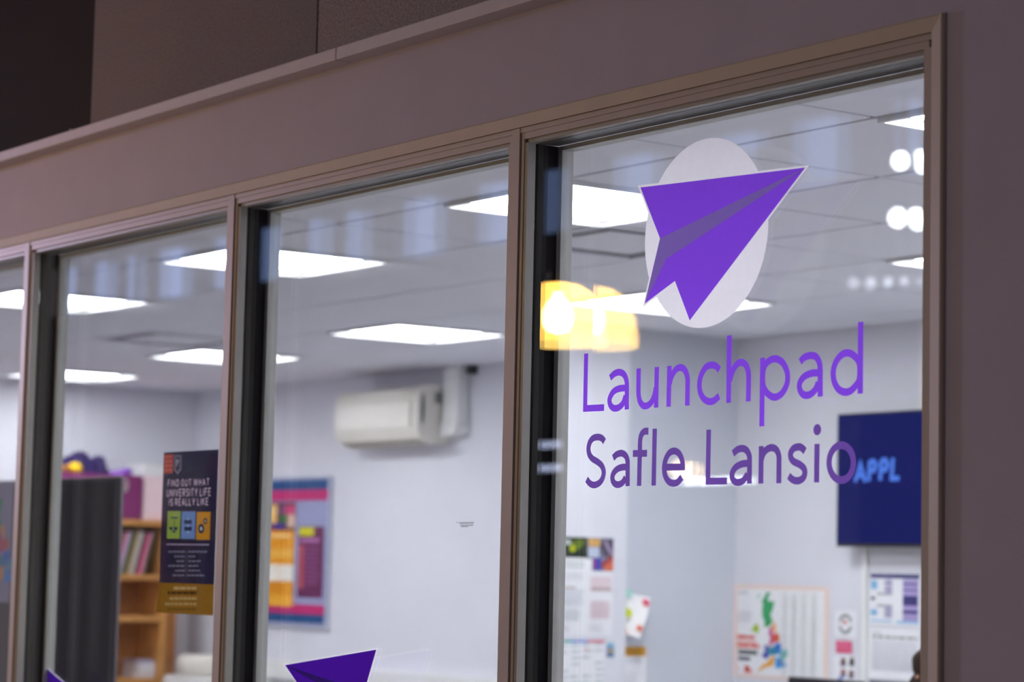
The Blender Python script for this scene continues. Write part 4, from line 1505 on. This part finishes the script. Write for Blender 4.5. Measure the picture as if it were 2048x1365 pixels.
# seated person, back to the glazing, only the edge of the hair shows past the frame
YPn = 2.92
hc = on_y(1866, 1402, YPn)
HX, HZ = hc.x, hc.z
t = thing('person', (HX, YPn, 0), 'seated person with brown hair in a bun at the office desk', 'person')


def skin(name, pts, edges, rad, m, parent, root=0):
    me = bpy.data.meshes.new(name)
    org = _org[parent.name]
    me.from_pydata([Vector(p) - org for p in pts], edges, [])
    ob = bpy.data.objects.new(name, me)
    C.objects.link(ob)
    ob.parent = parent
    _org[ob.name] = org
    md = ob.modifiers.new('skin', 'SKIN')
    sv = me.skin_vertices[0].data
    for i, r_ in enumerate(rad):
        sv[i].radius = (r_, r_) if not isinstance(r_, tuple) else r_
    sv[root].use_root = True
    md.use_smooth_shade = True
    s2 = ob.modifiers.new('sub', 'SUBSURF')
    s2.levels = 2
    s2.render_levels = 2
    me.materials.append(m)
    return ob


SKIN = mat('warm_skin', (206, 140, 112), 0.55, noise=0.04)
SWEAT = mat('navy_jumper', (52, 58, 92), 0.9, noise=0.1, scale=90)
TROU = mat('black_trousers', (34, 34, 40), 0.9)
HAIR = mat('brown_hair', (46, 33, 22), 0.8, noise=0.3, scale=60, spec=0.15)
zsit = 0.47
zsh_ = HZ - 0.28
pts = [(HX, YPn - 0.05, zsit + 0.10), (HX, YPn - 0.04, zsit + 0.28), (HX, YPn - 0.01, zsh_ - 0.06), (HX, YPn - 0.005, zsh_ + 0.05), (HX, YPn, HZ - 0.12),
       (HX - 0.17, YPn, zsh_ - 0.02), (HX - 0.22, YPn + 0.06, zsh_ - 0.27), (HX - 0.18, YPn + 0.30, 0.775), (HX + 0.17, YPn, zsh_ - 0.02), (HX + 0.22, YPn + 0.06, zsh_ - 0.27), (HX + 0.18, YPn + 0.30, 0.775),
       (HX - 0.10, YPn + 0.02, zsit + 0.09), (HX - 0.12, YPn + 0.40, zsit + 0.08), (HX - 0.12, YPn + 0.42, 0.09), (HX + 0.10, YPn + 0.02, zsit + 0.09), (HX + 0.12, YPn + 0.40, zsit + 0.08), (HX + 0.12, YPn + 0.42, 0.09),
       (HX - 0.12, YPn + 0.54, 0.04), (HX + 0.12, YPn + 0.54, 0.04), (HX, YPn + 0.008, HZ - 0.05), (HX, YPn + 0.01, HZ + 0.05)]
ed = [(0, 1), (1, 2), (2, 3), (3, 4), (2, 5), (5, 6), (6, 7), (2, 8), (8, 9), (9, 10), (0, 11), (11, 12), (12, 13), (0, 14), (14, 15), (15, 16), (13, 17), (16, 18), (4, 19), (19, 20)]
rad = [0.14, (0.15, 0.11), (0.15, 0.10), 0.055, 0.05, 0.06, 0.045, 0.032, 0.06, 0.045, 0.032, 0.085, 0.065, 0.042, 0.085, 0.065, 0.042, 0.035, 0.035, (0.072, 0.085), (0.068, 0.085)]
body = skin('body', pts, ed, rad, SKIN, t)
# clothing over trunk, arms and legs
pj = [pts[i] for i in (0, 1, 2, 3, 5, 6, 7, 8, 9, 10)]
ej = [(0, 1), (1, 2), (2, 3), (2, 4), (4, 5), (5, 6), (2, 7), (7, 8), (8, 9)]
skin('jumper', pj, ej, [0.15, (0.162, 0.122), (0.162, 0.112), 0.062, 0.07, 0.055, 0.042, 0.07, 0.055, 0.042], SWEAT, t)
pj = [pts[i] for i in (0, 11, 12, 13, 14, 15, 16)]
skin('trousers', pj, [(0, 1), (1, 2), (2, 3), (0, 4), (4, 5), (5, 6)], [0.15, 0.095, 0.075, 0.055, 0.095, 0.075, 0.055], TROU, t)
for s in (-1, 1):
    hp = Vector((HX + s * 0.18, YPn + 0.33, 0.765))
    hpts = [hp, hp + Vector((-s * 0.01, 0.06, -0.004))]
    hed = [(0, 1)]
    hr = [0.026, (0.038, 0.014)]
    for k, (dx, ln) in enumerate([(-0.030, 0.062), (-0.010, 0.075), (0.010, 0.070), (0.029, 0.055)]):
        b_ = len(hpts)
        r0 = hpts[1] + Vector((dx, 0.025, 0))
        hpts += [r0, r0 + Vector((0, ln * 0.55, 0.004)), r0 + Vector((0, ln, -0.012))]
        hed += [(1, b_), (b_, b_ + 1), (b_ + 1, b_ + 2)]
        hr += [0.010, 0.0085, 0.007]
    b_ = len(hpts)
    r0 = hp + Vector((-s * 0.035, 0.03, 0))
    hpts += [r0, r0 + Vector((-s * 0.02, 0.03, -0.006))]
    hed += [(0, b_), (b_, b_ + 1)]
    hr += [0.011, 0.008]
    skin('hand', hpts, hed, hr, SKIN, t)
# hair cap, bun, ears, face
cap = MB()
nu, nv = 28, 16
vv, ff = [], []
for j in range(nv + 1):
    for i in range(nu):
        th_ = math.pi * 0.68 * j / nv
        ph_ = 2 * math.pi * i / nu
        rr = 1 + 0.02 * math.sin(9 * ph_)
        y_ = -0.105 * math.sin(th_) * math.cos(ph_) * rr
        x_ = 0.083 * math.sin(th_) * math.sin(ph_) * rr
        z_ = 0.118 * math.cos(th_)
        if y_ > 0.03 and z_ < 0.06:
            y_ = 0.03 + (y_ - 0.03) * 0.2
        vv.append((HX + x_, YPn + y_ + 0.005, HZ + z_))
for j in range(nv):
    for i in range(nu):
        ff.append((j * nu + i, j * nu + (i + 1) % nu, (j + 1) * nu + (i + 1) % nu, (j + 1) * nu + i))
hair = put('hair', vv, ff, HAIR, t, smooth=True)
bq = on_y(1851, 1330, YPn - 0.03)
bun = lump('hair_bun', (bq.x, YPn - 0.03, bq.z), (0.047, 0.045, 0.05), HAIR, hair, seed=5, amp=0.12, freq=3)
for s in (-1, 1):
    e_ = MB()
    if s < 0:
        ec = on_y(1837, 1362, YPn - 0.06)
    else:
        ec = Vector((HX + 0.088, YPn - 0.02, HZ + 0.03))
    e_.lathe([(0.001, -0.010), (0.018, -0.008), (0.023, 0.0), (0.017, 0.008), (0.001, 0.010)], ec, 16, axis=(s, -0.7, 0.1))
    e_.put('ear', SKIN, t, smooth=True)
fc = MB()
fc.lathe([(0.001, -0.02), (0.016, -0.014), (0.013, 0.0), (0.006, 0.02), (0.001, 0.03)], (HX, YPn + 0.105, HZ - 0.02), 12, axis=(0, 0, 1))
fc.put('nose', SKIN, t, smooth=True)
for s in (-1, 1):
    MB().lathe([(0.001, -0.006), (0.010, -0.003), (0.010, 0.003), (0.001, 0.006)], (HX + s * 0.032, YPn + 0.085, HZ + 0.0), 12, axis=(0, 1, 0)).put('eye', WHITE, t)
bbox('mouth', HX - 0.022, HX + 0.022, YPn + 0.082, YPn + 0.092, HZ - 0.062, HZ - 0.052, mat('lip', (170, 80, 78), 0.5), t, b=0.003)

t = thing('office_chair', (HX, YPn - 0.05, 0), 'black office chair under the seated person', 'chair')
bbox('seat', HX - 0.23, HX + 0.23, YPn - 0.24, YPn + 0.2, zsit - 0.09, zsit - 0.03, BLKP, t, b=0.02)
bbox('backrest', HX - 0.2, HX + 0.2, YPn - 0.30, YPn - 0.25, zsit + 0.06, zsit + 0.40, BLKP, t, b=0.02)
box('back_bar', HX - 0.03, HX + 0.03, YPn - 0.32, YPn - 0.30, zsit - 0.08, zsit + 0.2, BLKP, t)
MB().tube((HX, YPn - 0.03, 0.08), (HX, YPn - 0.03, zsit - 0.09), 0.028, 16).put('gas_lift', ALU, t)
for i in range(5):
    A = i * 2 * math.pi / 5
    e_ = Vector((HX + 0.28 * math.cos(A), YPn - 0.03 + 0.28 * math.sin(A), 0.075))
    sp = MB().tube((HX, YPn - 0.03, 0.1), e_, 0.018, 10).put('base_arm', BLKP, t)
    MB().lathe([(0.005, -0.02), (0.026, -0.018), (0.026, 0.018), (0.005, 0.02)], e_ - Vector((0, 0, 0.048)), 14, axis=(math.sin(A), -math.cos(A), 0)).put('castor', BLKP, t)

# ================================================================== the hall outside (mirrored in the glass)
YO = -9.0
wo = thing('wall_opposite', (-10, YO, 0), kind='structure')
mb = MB()
mb.box(-26, 10, YO - 0.2, YO, 0, 4.42)
mb.box(-26, 10, YO - 0.2, YO, 4.98, 6.6)
mb.put('painted_wall', mat('hall_far_wall', (90, 82, 84), 0.8), wo)


def mirror(px, py, d):
    """real position in the hall of something seen mirrored in the outer pane, d metres in front of the glass"""
    q = on_y(px, py, YG0 + d)
    return Vector((q.x, YG0 - d, q.z))


SKYP = emit('dusk_window_pane', (150, 176, 235), 1.25)
DARKP = mat('hall_pier', (60, 54, 56), 0.8)
x = -25.8
rnd = random.Random(4)
n = 5
while x < 9.6:
    wv = rnd.uniform(0.35, 0.75)
    pier = rnd.uniform(0.25, 0.6)
    wn = thing('window_%d' % n, (x + wv / 2, YO, 4.42), kind='structure')
    box('pane', x, x + wv, YO - 0.12, YO - 0.11, 4.42, 4.98, SKYP, wn)
    box('pane_frame', x - 0.03, x, YO - 0.14, YO, 4.42, 4.98, DARKP, wn)
    box('pane_frame', x + wv, x + wv + 0.03, YO - 0.14, YO, 4.42, 4.98, DARKP, wn)
    box('pier', x + wv + 0.03, min(x + wv + pier - 0.03, 10), YO - 0.2, YO, 4.42, 4.98, DARKP, wn)
    x += wv + pier
    n += 1

# roof beams that carry the lamps
tb = thing('trim_4', (-8, -4.5, 6.3), kind='structure')
for bx_ in (-20, -16, -12, -6.35, -3, 1, 5):
    box('roof_beam', bx_ - 0.08, bx_ + 0.08, YO - 0.1, 0.05, 6.3, 6.5, BLKP, tb)
for by in (-2.0, -5.0):
    box('roof_rail', -26, 10, by - 0.04, by + 0.04, 6.24, 6.3, BLKP, tb)

# amber pendant lamp
c = mirror(1113, 632, 1.95)
zbot = mirror(1113, 688, 1.95).z
ztp = mirror(1113, 566, 1.95).z
rr = 0.168
Hh = ztp - zbot
AMB = bpy.data.materials.new('amber_glass_shade')
AMB.use_nodes = True
nt = AMB.node_tree
nt.nodes.clear()
tr = nt.nodes.new('ShaderNodeBsdfTranslucent')
tr.inputs[0].default_value = (1.0, 0.62, 0.12, 1)
em = nt.nodes.new('ShaderNodeEmission')
em.inputs[0].default_value = (1.0, 0.70, 0.20, 1)
em.inputs[1].default_value = 8.5
ad = nt.nodes.new('ShaderNodeAddShader')
ou = nt.nodes.new('ShaderNodeOutputMaterial')
nt.links.new(tr.outputs[0], ad.inputs[0])
nt.links.new(em.outputs[0], ad.inputs[1])
tp = nt.nodes.new('ShaderNodeBsdfTransparent')
tp.inputs[0].default_value = (1, 0.95, 0.78, 1)
mxs = nt.nodes.new('ShaderNodeMixShader')
mxs.inputs[0].default_value = 0.45
nt.links.new(ad.outputs[0], mxs.inputs[1])
nt.links.new(tp.outputs[0], mxs.inputs[2])
nt.links.new(mxs.outputs[0], ou.inputs[0])
t = thing('pendant_lamp', (c.x, c.y, zbot), 'amber glass dome pendant lamp mirrored in the window', 'lamp')
pr = [(rr, 0), (rr * 0.985, Hh * 0.2), (rr * 0.94, Hh * 0.45), (rr * 0.84, Hh * 0.68), (rr * 0.66, Hh * 0.86), (rr * 0.45, Hh * 0.96), (rr * 0.2, Hh)]
ins = [(a_ - 0.005, b_ - 0.003) for a_, b_ in pr[::-1]]
v, f = [], []
allp = pr + ins
N_ = 40
for r_, h_ in allp:
    for i in range(N_):
        A = 2 * math.pi * i / N_
        v.append((c.x + r_ * math.cos(A), c.y + r_ * math.sin(A), zbot + h_))
for j in range(len(allp)):
    for i in range(N_):
        j2 = (j + 1) % len(allp)
        f.append((j * N_ + i, j * N_ + (i + 1) % N_, j2 * N_ + (i + 1) % N_, j2 * N_ + i))
put('shade', v, f, AMB, t, smooth=True)
MB().lathe([(0.001, -0.062), (0.035, -0.052), (0.05, -0.02), (0.05, 0.012), (0.034, 0.045), (0.016, 0.065), (0.014, 0.08)], (c.x, c.y, zbot + Hh * 0.46), 24).put('bulb', emit('bulb_glow', (255, 244, 222), 150.0), t, smooth=True)
MB().lathe([(0.035, 0), (0.035, 0.03), (0.012, 0.06)], (c.x, c.y, zbot + Hh), 20).put('cap', BLKP, t)
MB().tube((c.x, c.y, zbot + Hh + 0.05), (c.x, c.y, 6.24), 0.004, 8).put('cord', BLKP, t)

# suspended spot lights (mirrored at the right edge of the glass)
SPOT = emit('spot_glow', (245, 250, 255), 22.0)
SPOT2 = emit('spot_glow_dim', (235, 240, 255), 3.0)
sp_l = {0: 'white spotlight of the nearer pair on the hall rail', 1: 'white spotlight of the second pair on the hall rail', 2: 'small dim spotlight of the far row in the hall'}
for (px, py, w_, h_, d, which) in [(1806, 322, 40, 30, 4.2, 0), (1846, 312, 26, 30, 4.2, 0), (1800, 436, 42, 24, 5.3, 1), (1836, 432, 34, 22, 5.3, 1), (1711, 566, 26, 18, 7.4, 2), (1747, 563, 20, 16, 7.4, 2), (1781, 562, 20, 17, 7.4, 2), (1812, 560, 16, 12, 7.4, 2)]:
    q = mirror(px, py, d)
    dist = (Vector((q.x, 2 * YG0 - q.y, q.z)) - CAM).dot(FW)
    rw, rh = w_ / FPX * dist / 2, h_ / FPX * dist / 2
    t = thing('spotlight', q, sp_l[which], 'spotlight', 'hall spotlights on the rail')
    ax = (CAM - q)
    ax = Vector((0.35, 0.94, -0.1)).normalized()
    m_ = SPOT if which < 2 else SPOT2
    vv = []
    hd = MB()
    prf = [(0.6, -0.05), (1.0, -0.045), (1.0, 0.03), (0.85, 0.034)]
    qq = Vector((0, 0, 1)).rotation_difference(ax)
    hd.lathe([(rw * 1.05 * a_, b_) for a_, b_ in prf], q, 20, axis=ax)
    hd.put('lamp_head', BLKP, t)
    MB().lathe([(rw, 0.0345), (rw * 0.97, 0.038)], q, 20, axis=ax).put('lens', m_, t)
    MB().tube((q.x, q.y, q.z + rw * 0.8), (q.x, q.y, 6.3), 0.006, 8).put('rod', BLKP, t)

# lit strips on the far wall of the hall
for (px0, px1, py, h_, lab, st_, col) in [(1342, 1482, 962, 13, 'long white light strip on the far hall wall', 9.0, (250, 252, 255)), (1060, 1120, 890, 15, 'upper short blue-white light strip on the far hall wall', 4.5, (200, 210, 245)), (1060, 1120, 937, 15, 'lower short blue-white light strip on the far hall wall', 4.5, (200, 210, 245))]:
    d = YG0 - (YO + 0.06)
    a_, b_ = mirror(px0, py, d), mirror(px1, py, d)
    zz = (a_.z + b_.z) / 2
    hh_ = h_ / FPX * 18.0
    t = thing('light_strip', ((a_.x + b_.x) / 2, YO + 0.03, zz), lab, 'light strip')
    x0_, x1_ = min(a_.x, b_.x), max(a_.x, b_.x)
    bbox('housing', x0_ - 0.02, x1_ + 0.02, YO + 0.0005, YO + 0.05, zz - hh_ / 2 - 0.02, zz + hh_ / 2 + 0.02, BLKP, t, b=0.004)
    bbox('tube_cover', x0_, x1_, YO + 0.05, YO + 0.06, zz - hh_ / 2, zz + hh_ / 2, emit('strip_glow_%d' % px0, col, st_), t, b=0.003)

# wall lamp behind the small glow mirrored beside the lettering
q = mirror(1356, 940, YG0 - (YO + 0.12))
t = thing('wall_lamp', (q.x, YO, q.z), 'small warm wall lamp above the long light strip', 'lamp')
bbox('back_plate', q.x - 0.04, q.x + 0.04, YO + 0.0005, YO + 0.02, q.z - 0.05, q.z + 0.06, BLKP, t, b=0.004)
MB().lathe([(0.02, -0.055), (0.07, -0.04), (0.08, 0.0), (0.06, 0.045), (0.02, 0.07)], (q.x, YO + 0.11, q.z), 24).put('globe', emit('warm_globe', (255, 216, 170), 14.0), t, smooth=True)
MB().tube((q.x, YO + 0.02, q.z), (q.x, YO + 0.06, q.z), 0.01, 10).put('arm', BLKP, t)

# housings put round the added, unseen fill lights
for (nm, loc, tgt, sz_, pw_, cl_), lab in zip(FILL_LIGHTS, ['round black floodlight hung far along the hall', 'smaller black floodlight with a violet beam hung over the hall', 'black uplighter standing on the hall floor']):
    loc, tgt = Vector(loc), Vector(tgt)
    ax = (tgt - loc).normalized()
    t = thing('floodlight', loc, lab, 'floodlight')
    rr_ = sz_ * 0.74
    MB().lathe([(rr_ * 0.5, -0.26), (rr_ * 0.8, -0.22), (rr_, -0.1), (rr_, -0.02)], loc, 28, axis=ax).put('housing', BLKP, t)
    b0 = loc - ax * 0.2
    if loc.z > 1:
        MB().tube(b0, (b0.x, b0.y, 6.3), 0.015, 10).put('rod', BLKP, t)
    else:
        MB().tube(b0, (b0.x, b0.y, 0.0), 0.02, 10).put('post', BLKP, t)
        MB().lathe([(0.2, 0.0), (0.2, 0.02)], (b0.x, b0.y, 0.0), 24).put('foot', BLKP, t)
